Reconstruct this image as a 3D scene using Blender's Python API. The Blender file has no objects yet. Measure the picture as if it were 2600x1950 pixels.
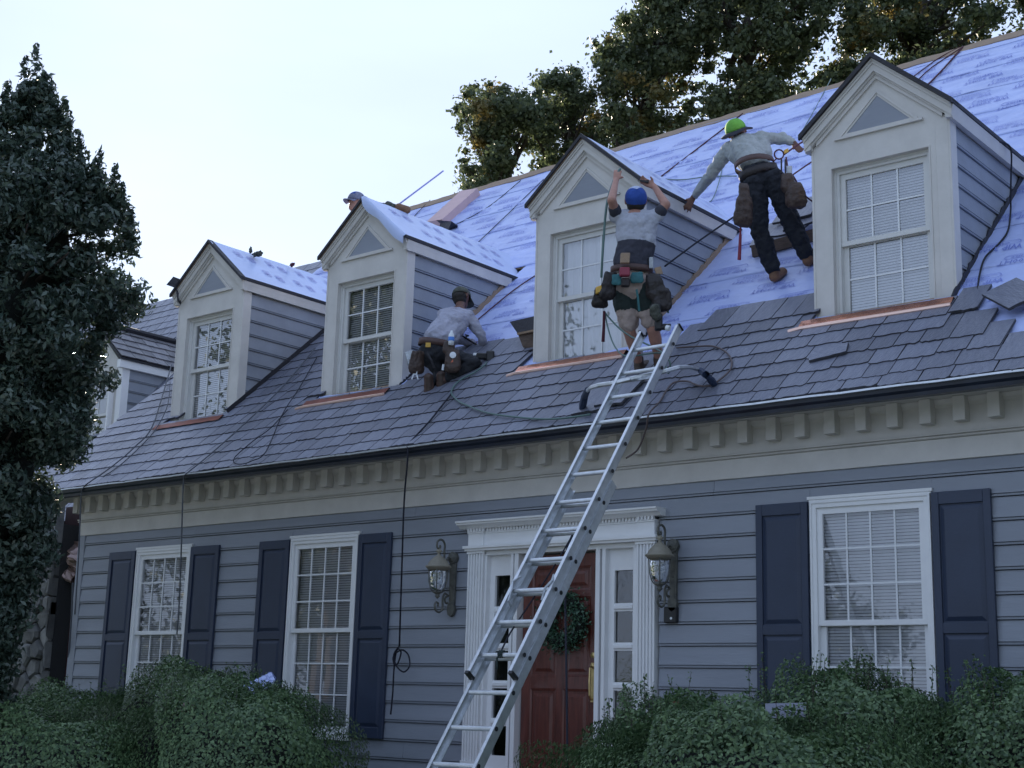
import bpy, math, random
import numpy as np
from mathutils import Vector, Matrix, noise
random.seed(7); rng = np.random.default_rng(7)
SC = bpy.context.scene
COL = SC.collection
R_ = math.radians

# ------------------------------------------------------------------ camera, sky, sun, exposure
CAM = Vector((8.424, -10.905, 1.6))
CR = Vector((0.77255, 0.63436, 0.02737)); CU = Vector((0.11790, -0.18567, 0.97551)); CF = Vector((-0.62391, 0.75041, 0.21823))
FPX = 3610.6
cd = bpy.data.cameras.new('camera'); cam = bpy.data.objects.new('camera', cd); COL.objects.link(cam)
cam.matrix_world = Matrix(((CR.x, CU.x, -CF.x, CAM.x), (CR.y, CU.y, -CF.y, CAM.y), (CR.z, CU.z, -CF.z, CAM.z), (0, 0, 0, 1)))
cd.sensor_width = 36; cd.lens = FPX / 2600 * 36; cd.clip_end = 2000; cd.clip_start = .1
SC.camera = cam
SUN_EL, SUN_AZ = 20.0, 57.0          # the sun stands behind the house, 57 degrees left of the wall's normal
w = bpy.data.worlds.new('World'); SC.world = w; w.use_nodes = True
nt = w.node_tree; bg = nt.nodes['Background']
sky = nt.nodes.new('ShaderNodeTexSky'); sky.sky_type = 'NISHITA'; sky.sun_disc = False
sky.sun_elevation = R_(SUN_EL); sky.sun_rotation = R_(-SUN_AZ)
sky.air_density = 1.0; sky.dust_density = 1.6; sky.ozone_density = 2.0; sky.altitude = 100
gm = nt.nodes.new('ShaderNodeGamma'); gm.inputs[1].default_value = 0.12      # thin high haze evens the whole sky out
nt.links.new(sky.outputs[0], gm.inputs[0])
tn = nt.nodes.new('ShaderNodeMix'); tn.data_type = 'RGBA'; tn.blend_type = 'MULTIPLY'; tn.inputs[0].default_value = 1; tn.inputs[7].default_value = (.70, .835, 1.12, 1)
cl = nt.nodes.new('ShaderNodeTexNoise'); cl.inputs['Scale'].default_value = 1.6; cl.inputs['Detail'].default_value = 5; tcw = nt.nodes.new('ShaderNodeTexCoord'); mpw = nt.nodes.new('ShaderNodeMapping'); mpw.inputs['Scale'].default_value = (1, 1, 3)
nt.links.new(tcw.outputs['Generated'], mpw.inputs[0]); nt.links.new(mpw.outputs[0], cl.inputs['Vector'])
mr = nt.nodes.new('ShaderNodeMapRange'); mr.inputs[1].default_value = .3; mr.inputs[2].default_value = .7; mr.inputs[3].default_value = .86; mr.inputs[4].default_value = 1.1; nt.links.new(cl.outputs[0], mr.inputs[0])
vs = nt.nodes.new('ShaderNodeVectorMath'); vs.operation = 'SCALE'; nt.links.new(gm.outputs[0], vs.inputs[0]); nt.links.new(mr.outputs[0], vs.inputs['Scale'])   # faint veils of cloud
nt.links.new(vs.outputs[0], tn.inputs[6]); nt.links.new(tn.outputs[2], bg.inputs[0]); bg.inputs[1].default_value = 0.15
sl = bpy.data.lights.new('sun', 'SUN'); sl.energy = 2.0; sl.angle = R_(.5); sl.color = (1, .86, .66)
so = bpy.data.objects.new('sun', sl); COL.objects.link(so)
sd = Vector((-math.sin(R_(SUN_AZ)) * math.cos(R_(SUN_EL)), math.cos(R_(SUN_AZ)) * math.cos(R_(SUN_EL)), math.sin(R_(SUN_EL))))
so.rotation_euler = sd.to_track_quat('Z', 'Y').to_euler()
SC.view_settings.view_transform = 'Standard'; SC.view_settings.look = 'None'; SC.view_settings.gamma = 1
SC.view_settings.use_curve_mapping = False
SC.view_settings.exposure = 2.55
SC.render.engine = 'CYCLES'
SC.cycles.max_bounces = 6; SC.cycles.transparent_max_bounces = 12; SC.cycles.use_denoising = True

# ------------------------------------------------------------------ geometry helpers
def ray(u, v): return CF + CR * ((u - 1300) / FPX) - CU * ((v - 975) / FPX)
def at(u, v, d): return CAM + ray(u, v) * d
SLOPE = math.radians(41.854); CS, SN = math.cos(SLOPE), math.sin(SLOPE)
GY, GZ = -.549, 4.087
def RP(x, s, h=0.): return Vector((x, GY + s * CS - h * SN, GZ + s * SN + h * CS))
def on_plane(u, v, n, c):
    q = ray(u, v); t = (c - n.dot(CAM)) / n.dot(q); return CAM + q * t
RN = Vector((0, -SN, CS))
def roof(u, v, h=0.):
    return on_plane(u, v, RN, RN.dot(Vector((0, GY, GZ))) + h)
def wall(u, v, y=0.): return on_plane(u, v, Vector((0, 1, 0)), y)
def xs(p): return p.x, (p.z - GZ) / SN
def ridge_s(x): return 8.77 + (x + 8.04) * .0567

class MB:
    def __init__(s): s.v = []; s.f = []; s.m = []
    def add(s, vs, fs, mi=0):
        b = len(s.v); s.v += [tuple(p) for p in vs]
        s.f += [tuple(b + i for i in f) for f in fs]; s.m += [mi] * len(fs); return s
    def box(s, x0, x1, y0, y1, z0, z1, mi=0, T=None):
        vs = [Vector((x, y, z)) for z in (z0, z1) for y in (y0, y1) for x in (x0, x1)]
        if T: vs = [T(p) for p in vs]
        return s.add(vs, [(0, 2, 3, 1), (4, 5, 7, 6), (0, 1, 5, 4), (2, 6, 7, 3), (0, 4, 6, 2), (1, 3, 7, 5)], mi)
    def obox(s, c, a, b, d, mi=0):        # centre and three half-axis vectors
        c = Vector(c); a = Vector(a); b = Vector(b); d = Vector(d)
        vs = [c + a * i + b * j + d * k for k in (-1, 1) for j in (-1, 1) for i in (-1, 1)]
        return s.add(vs, [(0, 2, 3, 1), (4, 5, 7, 6), (0, 1, 5, 4), (2, 6, 7, 3), (0, 4, 6, 2), (1, 3, 7, 5)], mi)
    def prism(s, poly, vec, mi=0):        # polygon (3D points) extruded by vec
        n = len(poly); vec = Vector(vec)
        vs = [Vector(p) for p in poly] + [Vector(p) + vec for p in poly]
        fs = [tuple(range(n))[::-1], tuple(range(n, 2 * n))] + [(i, (i + 1) % n, n + (i + 1) % n, n + i) for i in range(n)]
        return s.add(vs, fs, mi)
    def tube(s, pts, r, n=8, mi=0, cap=True, flat=1.0, up=None):
        pts = [Vector(p) for p in pts]; m = len(pts)
        rr = r if hasattr(r, '__len__') else [r] * m
        T = [(pts[min(i + 1, m - 1)] - pts[max(i - 1, 0)]).normalized() for i in range(m)]
        u = Vector(up) if up else (Vector((0, 0, 1)) if abs(T[0].z) < .9 else Vector((1, 0, 0)))
        vs = []
        a = (u - T[0] * u.dot(T[0])).normalized()
        for i in range(m):
            a = (a - T[i] * a.dot(T[i]))
            a = a.normalized() if a.length > 1e-6 else T[i].orthogonal().normalized()
            b = T[i].cross(a)
            for k in range(n):
                t = 2 * math.pi * k / n
                vs.append(pts[i] + a * (math.cos(t) * rr[i]) + b * (math.sin(t) * rr[i] * flat))
        fs = [(i * n + k, i * n + (k + 1) % n, (i + 1) * n + (k + 1) % n, (i + 1) * n + k) for i in range(m - 1) for k in range(n)]
        if cap: fs += [tuple(range(n))[::-1], tuple(range((m - 1) * n, m * n))]
        return s.add(vs, fs, mi)
    def lathe(s, c, prof, n=16, mi=0, axis=None):      # prof: (radius, height) pairs
        c = Vector(c); vs = []
        Z = Vector(axis).normalized() if axis else Vector((0, 0, 1)); X = Z.orthogonal().normalized() if axis else Vector((1, 0, 0)); Y = Z.cross(X)
        for r, z in prof:
            for k in range(n):
                t = 2 * math.pi * k / n; vs.append(c + X * (r * math.cos(t)) + Y * (r * math.sin(t)) + Z * z)
        m = len(prof)
        fs = [(i * n + k, i * n + (k + 1) % n, (i + 1) * n + (k + 1) % n, (i + 1) * n + k) for i in range(m - 1) for k in range(n)]
        fs += [tuple(range(n))[::-1], tuple(range((m - 1) * n, m * n))]
        return s.add(vs, fs, mi)
    def mesh(s, name, mats, smooth=False):
        me = bpy.data.meshes.new(name); me.from_pydata(s.v, [], s.f)
        for m in (mats if isinstance(mats, (list, tuple)) else [mats]): me.materials.append(m)
        if len(set(s.m)) > 1: me.polygons.foreach_set('material_index', s.m)
        if smooth: me.polygons.foreach_set('use_smooth', [True] * len(s.f))
        me.update(); return me
    def build(s, name, mats, parent=None, smooth=False, bevel=0):
        o = link(name, s.mesh(name, mats, smooth), parent)
        if bevel:
            b = o.modifiers.new('bevel', 'BEVEL'); b.width = bevel; b.segments = 1; b.limit_method = 'ANGLE'
        return o

def link(name, me, parent=None):
    o = bpy.data.objects.new(name, me); COL.objects.link(o)
    if parent is not None: o.parent = parent
    return o
def tag(o, label=None, cat=None, group=None, kind=None):
    if label: o['label'] = label
    if cat: o['category'] = cat
    if group: o['group'] = group
    if kind: o['kind'] = kind
    return o
def thing(name, label, cat, group=None):
    return tag(bpy.data.objects.new(name, None) if not COL.objects.link else _empty(name), label, cat, group)
def _empty(name):
    o = bpy.data.objects.new(name, None); COL.objects.link(o); o.empty_display_size = .1; return o
def np_mesh(name, V, F, mats, k):         # V (n,3), F (m,k)
    me = bpy.data.meshes.new(name); me.vertices.add(len(V)); me.vertices.foreach_set('co', V.astype(np.float32).ravel())
    me.loops.add(F.size); me.loops.foreach_set('vertex_index', F.astype(np.int32).ravel())
    me.polygons.add(len(F)); me.polygons.foreach_set('loop_start', np.arange(0, F.size, k, dtype=np.int32))
    me.polygons.foreach_set('loop_total', np.full(len(F), k, dtype=np.int32))
    for m in (mats if isinstance(mats, (list, tuple)) else [mats]): me.materials.append(m)
    me.update(calc_edges=True); me.validate(); return me

# ------------------------------------------------------------------ materials
def mat(name, c, rough=.6, metal=0., bump=0., bscale=20., var=0., vscale=3., c2=None, rnd=0., stretch=(1, 1, 1), spec=None, sheen=0, bump2=0, coat=0):
    m = bpy.data.materials.new(name); m.use_nodes = True; n = m.node_tree.nodes; L = m.node_tree.links; p = n['Principled BSDF']
    p.inputs['Roughness'].default_value = rough; p.inputs['Metallic'].default_value = metal
    if spec is not None: p.inputs['Specular IOR Level'].default_value = spec
    if coat: p.inputs['Coat Weight'].default_value = coat
    p.inputs['Base Color'].default_value = (*c, 1)
    tc = n.new('ShaderNodeTexCoord'); mp = n.new('ShaderNodeMapping'); L.new(tc.outputs['Object'], mp.inputs[0]); mp.inputs['Scale'].default_value = stretch
    col = None
    if var or c2:
        t = n.new('ShaderNodeTexNoise'); t.inputs['Scale'].default_value = vscale; t.inputs['Detail'].default_value = 6; t.inputs['Roughness'].default_value = .65
        L.new(mp.outputs[0], t.inputs['Vector'])
        r = n.new('ShaderNodeMapRange'); r.inputs[1].default_value = .32; r.inputs[2].default_value = .68; L.new(t.outputs[0], r.inputs[0])
        mx = n.new('ShaderNodeMix'); mx.data_type = 'RGBA'; L.new(r.outputs[0], mx.inputs[0])
        a = c; b = c2 if c2 else tuple(min(1, q * (1 + var)) for q in c)
        if not c2: a = tuple(q * (1 - var) for q in c)
        mx.inputs[6].default_value = (*a, 1); mx.inputs[7].default_value = (*b, 1); col = mx.outputs[2]
    if rnd:
        oi = n.new('ShaderNodeObjectInfo'); ge = n.new('ShaderNodeNewGeometry'); ad = n.new('ShaderNodeMath'); ad.operation = 'ADD'
        L.new(oi.outputs['Random'], ad.inputs[0]); L.new(ge.outputs['Random Per Island'], ad.inputs[1])
        fr = n.new('ShaderNodeMath'); fr.operation = 'FRACT'; L.new(ad.outputs[0], fr.inputs[0])
        r2 = n.new('ShaderNodeMapRange'); L.new(fr.outputs[0], r2.inputs[0]); r2.inputs[3].default_value = 1 - rnd; r2.inputs[4].default_value = 1 + rnd
        vm = n.new('ShaderNodeVectorMath'); vm.operation = 'SCALE'
        if col: L.new(col, vm.inputs[0])
        else: vm.inputs[0].default_value = c
        L.new(r2.outputs[0], vm.inputs['Scale']); col = vm.outputs[0]
    if col: L.new(col, p.inputs['Base Color'])
    if bump:
        t = n.new('ShaderNodeTexNoise'); t.inputs['Scale'].default_value = bscale; t.inputs['Detail'].default_value = 5
        L.new(mp.outputs[0], t.inputs['Vector']); b = n.new('ShaderNodeBump'); b.inputs['Strength'].default_value = bump; b.inputs['Distance'].default_value = .02
        L.new(t.outputs[0], b.inputs['Height']); L.new(b.outputs[0], p.inputs['Normal'])
        if bump2:
            w2 = n.new('ShaderNodeTexWave'); w2.inputs['Scale'].default_value = bump2; w2.inputs['Distortion'].default_value = 6; w2.inputs['Detail'].default_value = 3
            L.new(mp.outputs[0], w2.inputs['Vector']); b2 = n.new('ShaderNodeBump'); b2.inputs['Strength'].default_value = .35; b2.inputs['Distance'].default_value = .02
            L.new(w2.outputs[0], b2.inputs['Height']); L.new(b.outputs[0], b2.inputs['Normal']); L.new(b2.outputs[0], p.inputs['Normal'])
    return m
M = {}
M['siding'] = mat('siding_paint', (.27, .295, .345), .5, var=.11, vscale=2.5, bump=.12, bscale=60, stretch=(.15, 1, 1), rnd=.03)
M['trim'] = mat('trim_paint', (.62, .60, .57), .5, var=.08, vscale=3, bump=.06, bscale=30)
M['white'] = mat('white_paint', (.82, .83, .84), .4, var=.03, vscale=4, bump=.05, bscale=40)
M['frame'] = mat('window_paint', (.66, .66, .64), .4, var=.04, vscale=6)
M['muntin'] = mat('muntin_paint', (.78, .8, .82), .4)
M['shutter'] = mat('shutter_paint', (.028, .042, .08), .42, var=.1, vscale=3, bump=.05, bscale=50)
M['gutter'] = mat('gutter_metal', (.018, .023, .04), .35, var=.3, vscale=4)
M['slate'] = mat('slate_stone', (.135, .145, .195), .36, bump=.6, bscale=16, c2=(.20, .213, .27), vscale=5, rnd=.22)
M['slate_edge'] = mat('slate_split_edge', (.05, .052, .065), .7, bump=.8, bscale=70, rnd=.2)
M['oldslate'] = mat('weathered_slate', (.1, .1, .12), .45, bump=.5, bscale=14, c2=(.22, .21, .22), vscale=7, rnd=.3)
M['membrane'] = mat('roof_membrane', (.45, .53, .86), .42, bump=.8, bscale=7, var=.08, vscale=1.4, stretch=(1, 1, 1))
M['membrane2'] = mat('ice_shield', (.50, .59, .86), .35, bump=.18, bscale=6, var=.06, vscale=2)
M['print'] = mat('blue_print', (.14, .19, .58), .45, c2=(.31, .37, .72), vscale=2.2)
M['print2'] = mat('violet_print', (.36, .38, .68), .45)
M['copper'] = mat('new_copper', (.90, .36, .22), .25, metal=1., bump=.5, bscale=12, var=.15, vscale=9)
M['copperlip'] = mat('bright_copper_lip', (.9, .62, .52), .3, metal=.6, bump=.2, bscale=20)
M['coppdark'] = mat('dull_copper', (.25, .08, .05), .5, metal=.7, var=.3, vscale=10)
M['tar'] = mat('black_felt', (.018, .018, .025), .6, bump=.5, bscale=30)
M['plywood'] = mat('plywood', (.36, .25, .16), .7, c2=(.26, .19, .14), vscale=8, stretch=(1, 6, 6), bump=.2, bscale=30)
M['pinkboard'] = mat('pink_board', (.62, .42, .42), .6, var=.08, vscale=3)
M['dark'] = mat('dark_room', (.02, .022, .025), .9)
M['blind'] = mat('blind_white', (.72, .74, .78), .5)
M['door'] = mat('mahogany', (.155, .044, .032), .34, c2=(.07, .022, .018), vscale=6, stretch=(6, 6, .6), bump=.1, bscale=30, coat=.2)
M['brass'] = mat('brass', (.55, .42, .2), .35, metal=1, var=.2, vscale=20)
M['alu'] = mat('aluminium', (.62, .65, .68), .38, metal=.75, var=.12, vscale=14, bump=.1, bscale=60)
M['aluworn'] = mat('scuffed_aluminium', (.42, .45, .48), .5, metal=.7, var=.3, vscale=18, bump=.2, bscale=50)
M['rubber'] = mat('black_rubber', (.015, .017, .02), .6)
M['navypad'] = mat('navy_pad', (.02, .035, .08), .6, bump=.3, bscale=60)
M['lamp'] = mat('weathered_bronze', (.07, .075, .07), .6, c2=(.15, .15, .13), vscale=14, bump=.3, bscale=40)
M['lampdome'] = mat('lamp_dome', (.27, .25, .20), .6, var=.15, vscale=10, bump=.2, bscale=60)
M['rope_dark'] = mat('dark_rope', (.012, .014, .028), .8, bump=.6, bscale=180)
M['rope_red'] = mat('red_rope', (.08, .015, .03), .8, bump=.6, bscale=180)
M['rope_grey'] = mat('grey_rope', (.10, .11, .13), .8)
M['hose_green'] = mat('green_hose', (.09, .16, .15), .45)
M['hose_brown'] = mat('brown_hose', (.10, .075, .075), .5)
M['skin'] = mat('skin', (.40, .21, .16), .55, var=.1, vscale=18, bump=.1, bscale=90)
M['skin_dark'] = mat('tanned_skin', (.13, .06, .042), .55, var=.12, vscale=18, bump=.1, bscale=90)
M['hair'] = mat('hair', (.015, .012, .01), .7, bump=.6, bscale=120)
def cloth(n, c, **k): return mat(n, c, .85, bump=.8, bscale=k.get('bs', 16), var=k.get('var', .14), vscale=7)
M['shirt_grey'] = cloth('heather_shirt', (.36, .37, .46))
M['shirt_light'] = cloth('light_grey_shirt', (.40, .42, .49))
M['shirt_olive'] = cloth('pale_olive_shirt', (.34, .365, .365))
M['vest'] = cloth('charcoal_shirt', (.035, .037, .055))
M['black_cloth'] = cloth('black_trousers', (.008, .011, .019))
M['grey_cloth'] = cloth('dark_work_trousers', (.014, .016, .022))
M['khaki'] = cloth('khaki_shorts', (.42, .34, .31))
M['green_dark'] = cloth('dark_green_cloth', (.02, .035, .035))
M['teal'] = cloth('teal_fabric', (.04, .15, .17))
M['leather'] = mat('brown_leather', (.055, .035, .028), .55, var=.3, vscale=12, bump=.5, bscale=30)
M['leather_dark'] = mat('dark_leather', (.016, .012, .013), .55, var=.3, vscale=12, bump=.5, bscale=30)
M['belt'] = mat('belt_leather', (.07, .035, .03), .5, var=.2, vscale=15)
M['boot'] = mat('tan_boot', (.20, .105, .06), .65, var=.25, vscale=12, bump=.4, bscale=40)
M['boot_brown'] = mat('worn_brown_boot', (.075, .042, .034), .7, var=.3, vscale=14, bump=.5, bscale=30)
M['cap_blue'] = cloth('blue_cap', (.02, .07, .33)); M['cap_white'] = cloth('white_panel', (.42, .48, .66))
M['cap_green'] = cloth('lime_cap', (.16, .42, .06)); M['cap_camo'] = mat('camo_cap', (.03, .035, .03), .85, c2=(.11, .12, .10), vscale=30)
M['cap_grey'] = cloth('grey_cap', (.2, .21, .3))
M['plastic_white'] = mat('white_plastic', (.75, .8, .85), .4); M['plastic_red'] = mat('red_plastic', (.25, .03, .06), .45)
M['plastic_yellow'] = mat('yellow_plastic', (.55, .33, .05), .5); M['plastic_black'] = mat('black_plastic', (.012, .013, .016), .4)
M['plastic_blue'] = mat('blue_label', (.05, .2, .6), .4); M['orange'] = mat('orange_plastic', (.6, .14, .06), .5)
M['stone'] = mat('field_stone', (.24, .24, .23), .8, c2=(.13, .135, .14), vscale=5, bump=.7, bscale=12, rnd=.35)
M['mortar'] = mat('mortar', (.05, .052, .055), .9, bump=.5, bscale=30)
M['maroon'] = mat('maroon_boards', (.045, .013, .014), .6, var=.2, vscale=3, stretch=(1, 1, .2))
M['foil'] = mat('brown_foil', (.32, .23, .21), .25, metal=.5, bump=.3, bscale=8)
M['bark'] = mat('bark', (.045, .035, .028), .9, bump=.8, bscale=12, var=.25, vscale=6)
M['grass'] = mat('lawn', (.06, .10, .035), .9, bump=.8, bscale=60, c2=(.10, .12, .05), vscale=3)
M['bounce_pale'] = mat('pale_bounce_paving', (.5, .49, .47), .85, bump=.3, bscale=40, var=.1)
M['soil'] = mat('mulch', (.03, .022, .016), .95, bump=.8, bscale=60)
M['brick'] = mat('porch_brick', (.2, .09, .06), .8, bump=.4, bscale=30, var=.2)
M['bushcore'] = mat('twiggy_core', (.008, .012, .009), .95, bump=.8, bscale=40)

def glassmat(name, fac, rough=.015, tint=(1, 1, 1), wav=0):
    m = bpy.data.materials.new(name); m.use_nodes = True; n = m.node_tree.nodes; L = m.node_tree.links; n.clear()
    o = n.new('ShaderNodeOutputMaterial'); mx = n.new('ShaderNodeMixShader'); t = n.new('ShaderNodeBsdfTransparent'); g = n.new('ShaderNodeBsdfGlossy')
    t.inputs[0].default_value = (*tint, 1); g.inputs['Roughness'].default_value = rough; g.inputs[0].default_value = (.95, .97, 1, 1)
    fr = n.new('ShaderNodeFresnel'); fr.inputs[0].default_value = 1.6
    r = n.new('ShaderNodeMapRange'); r.inputs[1].default_value = 0.05; r.inputs[2].default_value = 1; r.inputs[3].default_value = fac; r.inputs[4].default_value = 1
    L.new(fr.outputs[0], r.inputs[0]); L.new(r.outputs[0], mx.inputs[0]); L.new(t.outputs[0], mx.inputs[1]); L.new(g.outputs[0], mx.inputs[2]); L.new(mx.outputs[0], o.inputs[0])
    tx = n.new('ShaderNodeTexNoise'); tx.inputs['Scale'].default_value = 3 if not wav else 14; tc = n.new('ShaderNodeTexCoord'); L.new(tc.outputs['Object'], tx.inputs['Vector'])
    b = n.new('ShaderNodeBump'); b.inputs['Strength'].default_value = .012 if not wav else wav; b.inputs['Distance'].default_value = .02; L.new(tx.outputs[0], b.inputs['Height']); L.new(b.outputs[0], g.inputs['Normal'])
    return m
M['glass'] = glassmat('window_glass', .23)
M['glass_low'] = glassmat('ground_floor_glass', .11)
M['glass_dark'] = glassmat('sidelight_glass', .12, .10, (.3, .32, .3), .12)
M['glass_lamp'] = glassmat('seeded_lamp_glass', .18, .06, (.88, .9, .92), .8)

def leafmat(name, ca, cb, sunlit_autumn=None, trans=.25, rough=.4, spec=.5):
    m = bpy.data.materials.new(name); m.use_nodes = True; n = m.node_tree.nodes; L = m.node_tree.links; p = n['Principled BSDF']; o = n['Material Output']
    ge = n.new('ShaderNodeNewGeometry'); mx = n.new('ShaderNodeMix'); mx.data_type = 'RGBA'; L.new(ge.outputs['Random Per Island'], mx.inputs[0])
    mx.inputs[6].default_value = (*ca, 1); mx.inputs[7].default_value = (*cb, 1); col = mx.outputs[2]
    if sunlit_autumn:
        tc = n.new('ShaderNodeTexCoord'); t = n.new('ShaderNodeTexNoise'); t.inputs['Scale'].default_value = .55; t.inputs['Detail'].default_value = 4; L.new(tc.outputs['Object'], t.inputs['Vector'])
        r = n.new('ShaderNodeMapRange'); r.inputs[1].default_value = .60; r.inputs[2].default_value = .68; L.new(t.outputs[0], r.inputs[0])
        m2 = n.new('ShaderNodeMix'); m2.data_type = 'RGBA'; L.new(r.outputs[0], m2.inputs[0]); L.new(col, m2.inputs[6]); m2.inputs[7].default_value = (*sunlit_autumn, 1); col = m2.outputs[2]  # orange noise patches: autumn leaves, plus sunlit warmth put into the colour
    L.new(col, p.inputs['Base Color']); p.inputs['Roughness'].default_value = rough; p.inputs['Specular IOR Level'].default_value = spec
    tr = n.new('ShaderNodeBsdfTranslucent'); L.new(col, tr.inputs[0]); ms = n.new('ShaderNodeMixShader'); ms.inputs[0].default_value = trans
    L.new(p.outputs[0], ms.inputs[1]); L.new(tr.outputs[0], ms.inputs[2]); L.new(ms.outputs[0], o.inputs[0])
    return m
M['holly'] = leafmat('holly_leaf', (.03, .055, .045), (.10, .14, .105), trans=.15, rough=.28)
M['box'] = leafmat('boxwood_leaf', (.03, .075, .03), (.16, .25, .11), trans=.25, rough=.45)
M['tree'] = leafmat('tree_leaf', (.055, .08, .04), (.12, .15, .075), sunlit_autumn=(.22, .16, .045), trans=.4, rough=.5)
M['tree_green'] = leafmat('green_tree_leaf', (.04, .06, .03), (.08, .11, .05), trans=.3, rough=.5)
M['wreath'] = leafmat('wreath_leaf', (.02, .06, .04), (.08, .17, .10), trans=.1)

# ------------------------------------------------------------------ ground
def ground():
    N = 90; xs_ = np.concatenate([np.linspace(-400, -30, 12), np.linspace(-28, 28, 60), np.linspace(30, 400, 12)])
    ys_ = np.concatenate([np.linspace(-400, -26, 12), np.linspace(-24, 14, 44), np.linspace(20, 400, 12)])
    X, Y = np.meshgrid(xs_, ys_); t = np.clip((Y + 10) / 7.5, 0, 1); Z = .78 * t * t * (3 - 2 * t) + .02 * np.sin(X * 1.3) * np.sin(Y * .9)
    n, m = X.shape; V = np.stack([X, Y, Z], -1).reshape(-1, 3); i = np.arange((n - 1) * (m - 1)); a = (i // (m - 1)) * m + i % (m - 1)
    o = link('ground', np_mesh('ground', V, np.stack([a, a + 1, a + m + 1, a + m], 1), M['grass'], 4)); o['kind'] = 'structure'
ground()
m = MB(); nn = 16
m.add([(-14 + 34 * i / nn, y, z) for i in range(nn + 1) for y, z in ((-3.3, .80), (-3.6, .80), (-6.0, .57), (-8, .25), (-9.6, .05), (-13, .05))], [(i * 6 + j, (i + 1) * 6 + j, (i + 1) * 6 + j + 1, i * 6 + j + 1) for i in range(nn) for j in range(5)])
tag(m.build('bounce_paving', M['bounce_pale']), kind='structure')  # unseen pale paving, added to bounce light up under the eaves

# ------------------------------------------------------------------ the house
HX0, HX1 = -7.977, 7.6
house = _empty('house'); house.location = (0, 0, 0)
tag(house, 'grey clapboard house with four dormers, slate roof half stripped to pale blue underlayment', 'house')
b = MB(); b.box(HX0 + .02, HX1, .12, 9, .3, 4.02)
# gable body under the roof planes
b.prism([(HX0 + .02, .12, 4.02), (HX0 + .02, 9, 4.02), (HX0 + .02, 12.2, 4.02), (HX0 + .02, 6.2, 9.95)], (HX1 - HX0, 0, 0))
b.build('wall_core', M['siding'], house)
# siding boards
def siding_profile(z, h, y0, out):      # (y, z) outline of one board with its bead, out = direction of the face
    return [(y0, z + .006), (y0 + out * .030, z + .006), (y0 + out * .032, z + .020), (y0 + out * .010, z + .0215), (y0 + out * .010, z + .0285), (y0 + out * .029, z + .030), (y0 + out * .014, z + h - .001), (y0, z + h - .001)]
EXPO = .190; ZF = 3.589
openings = [(-6.69, -5.595, 1.16, 3.36), (-3.81, -2.712, 1.16, 3.36), (2.71, 3.79, 1.16, 3.36), (-1.12, 1.18, .3, 3.37)]
joints = {}
for k in range(16):
    z1 = ZF - k * EXPO + .055; z0 = z1 - EXPO
    if k == 0: z1 = ZF
    spans = [(HX0 + .12, HX1)]
    for (a, c, zl, zh) in openings:
        if z0 < zh - .05 and z1 > zl + .05:
            ns = []
            for (p, q) in spans:
                if a > p: ns.append((p, min(a, q)))
                if c < q: ns.append((max(c, p), q))
            spans = [t for t in ns if t[1] - t[0] > .02]
    extra = [(max(a, HX0), c, zh + .001) for (a, c, zl, zh) in openings if z0 < zh - .05 and zh + .012 < z1 and z0 < zh]
    for (a, c, zz) in extra:
        m = MB(); m.box(a, c, -.016, .125, zz, z1 - .001); m.build('siding_board', M['siding'], house)
    for (p, q) in spans:
        cuts = [p]; x = p + 1.2 + random.random() * 3.4
        while x < q - .8: cuts.append(x); x += 3.66
        cuts.append(q)
        for i in range(len(cuts) - 1):
            m = MB(); pr = siding_profile(z0, z1 - z0, .0, -1); m.prism([(cuts[i] + .0015, y, z) for y, z in pr], (cuts[i + 1] - cuts[i] - .003, 0, 0))
            m.box(cuts[i], cuts[i + 1], .001, .125, z0 + .006, z1 - .001); m.build('siding_board', M['siding'], house)
m = MB(); m.box(HX0 + .1, HX1, .02, .13, .3, ZF); m.build('felt_behind_boards', M['dark'], house) if False else None
# corner board
m = MB(); m.box(HX0 - .03, HX0 + .115, -.03, .12, .3, ZF); m.build('corner_board', M['siding'], house, bevel=.004)
# cornice: frieze, moulding, upper board, soffit, modillions, gutter
m = MB(); m.box(HX0 - .03, HX1, -.035, .12, ZF, 3.765); m.build('frieze_board', M['trim'], house, bevel=.003)
m = MB(); m.prism([(HX0 - .04, .1, 3.7655), (HX0 - .04, -.05, 3.7655), (HX0 - .04, -.062, 3.772), (HX0 - .04, -.062, 3.778), (HX0 - .04, -.044, 3.780), (HX0 - .04, -.044, 3.788), (HX0 - .04, -.070, 3.792), (HX0 - .04, -.072, 3.802), (HX0 - .04, -.05, 3.804), (HX0 - .04, .1, 3.804)], (HX1 - HX0 + .04, 0, 0)); m.build('frieze_moulding', M['trim'], house)
m = MB(); m.box(HX0 - .03, HX1, -.04, .12, 3.805, 4.08); m.build('upper_frieze', M['trim'], house)
m = MB(); m.prism([(HX0 - .03, -.0405, 4.015), (HX0 - .03, -.05, 4.015), (HX0 - .03, -.052, 4.03), (HX0 - .03, -.065, 4.045), (HX0 - .03, -.075, 4.079), (HX0 - .03, -.0405, 4.079)], (HX1 - HX0 + .03, 0, 0)); m.build('bed_moulding', M['trim'], house)
m = MB(); m.box(-8.5, HX1, -.455, .12, 4.0805, 4.095); m.build('soffit', M['trim'], house)
mm = MB(); mm.box(0, .100, -.142, -.0405, 3.880, 4.079)
mod_me = mm.mesh('modillion', M['trim'])
i = -18
while -2.982 + i * .2809 < HX1 - .2:
    o = link('modillion', mod_me, house); o.location = (-2.982 + i * .2809 + random.uniform(-.003, .003), 0, 0); i += 1
    bv = o.modifiers.new('bevel', 'BEVEL'); bv.width = .003; bv.segments = 1
m = MB(); m.box(-8.5, HX1, -.475, -.456, 4.02, 4.10); m.build('fascia', M['trim'], house)
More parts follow.
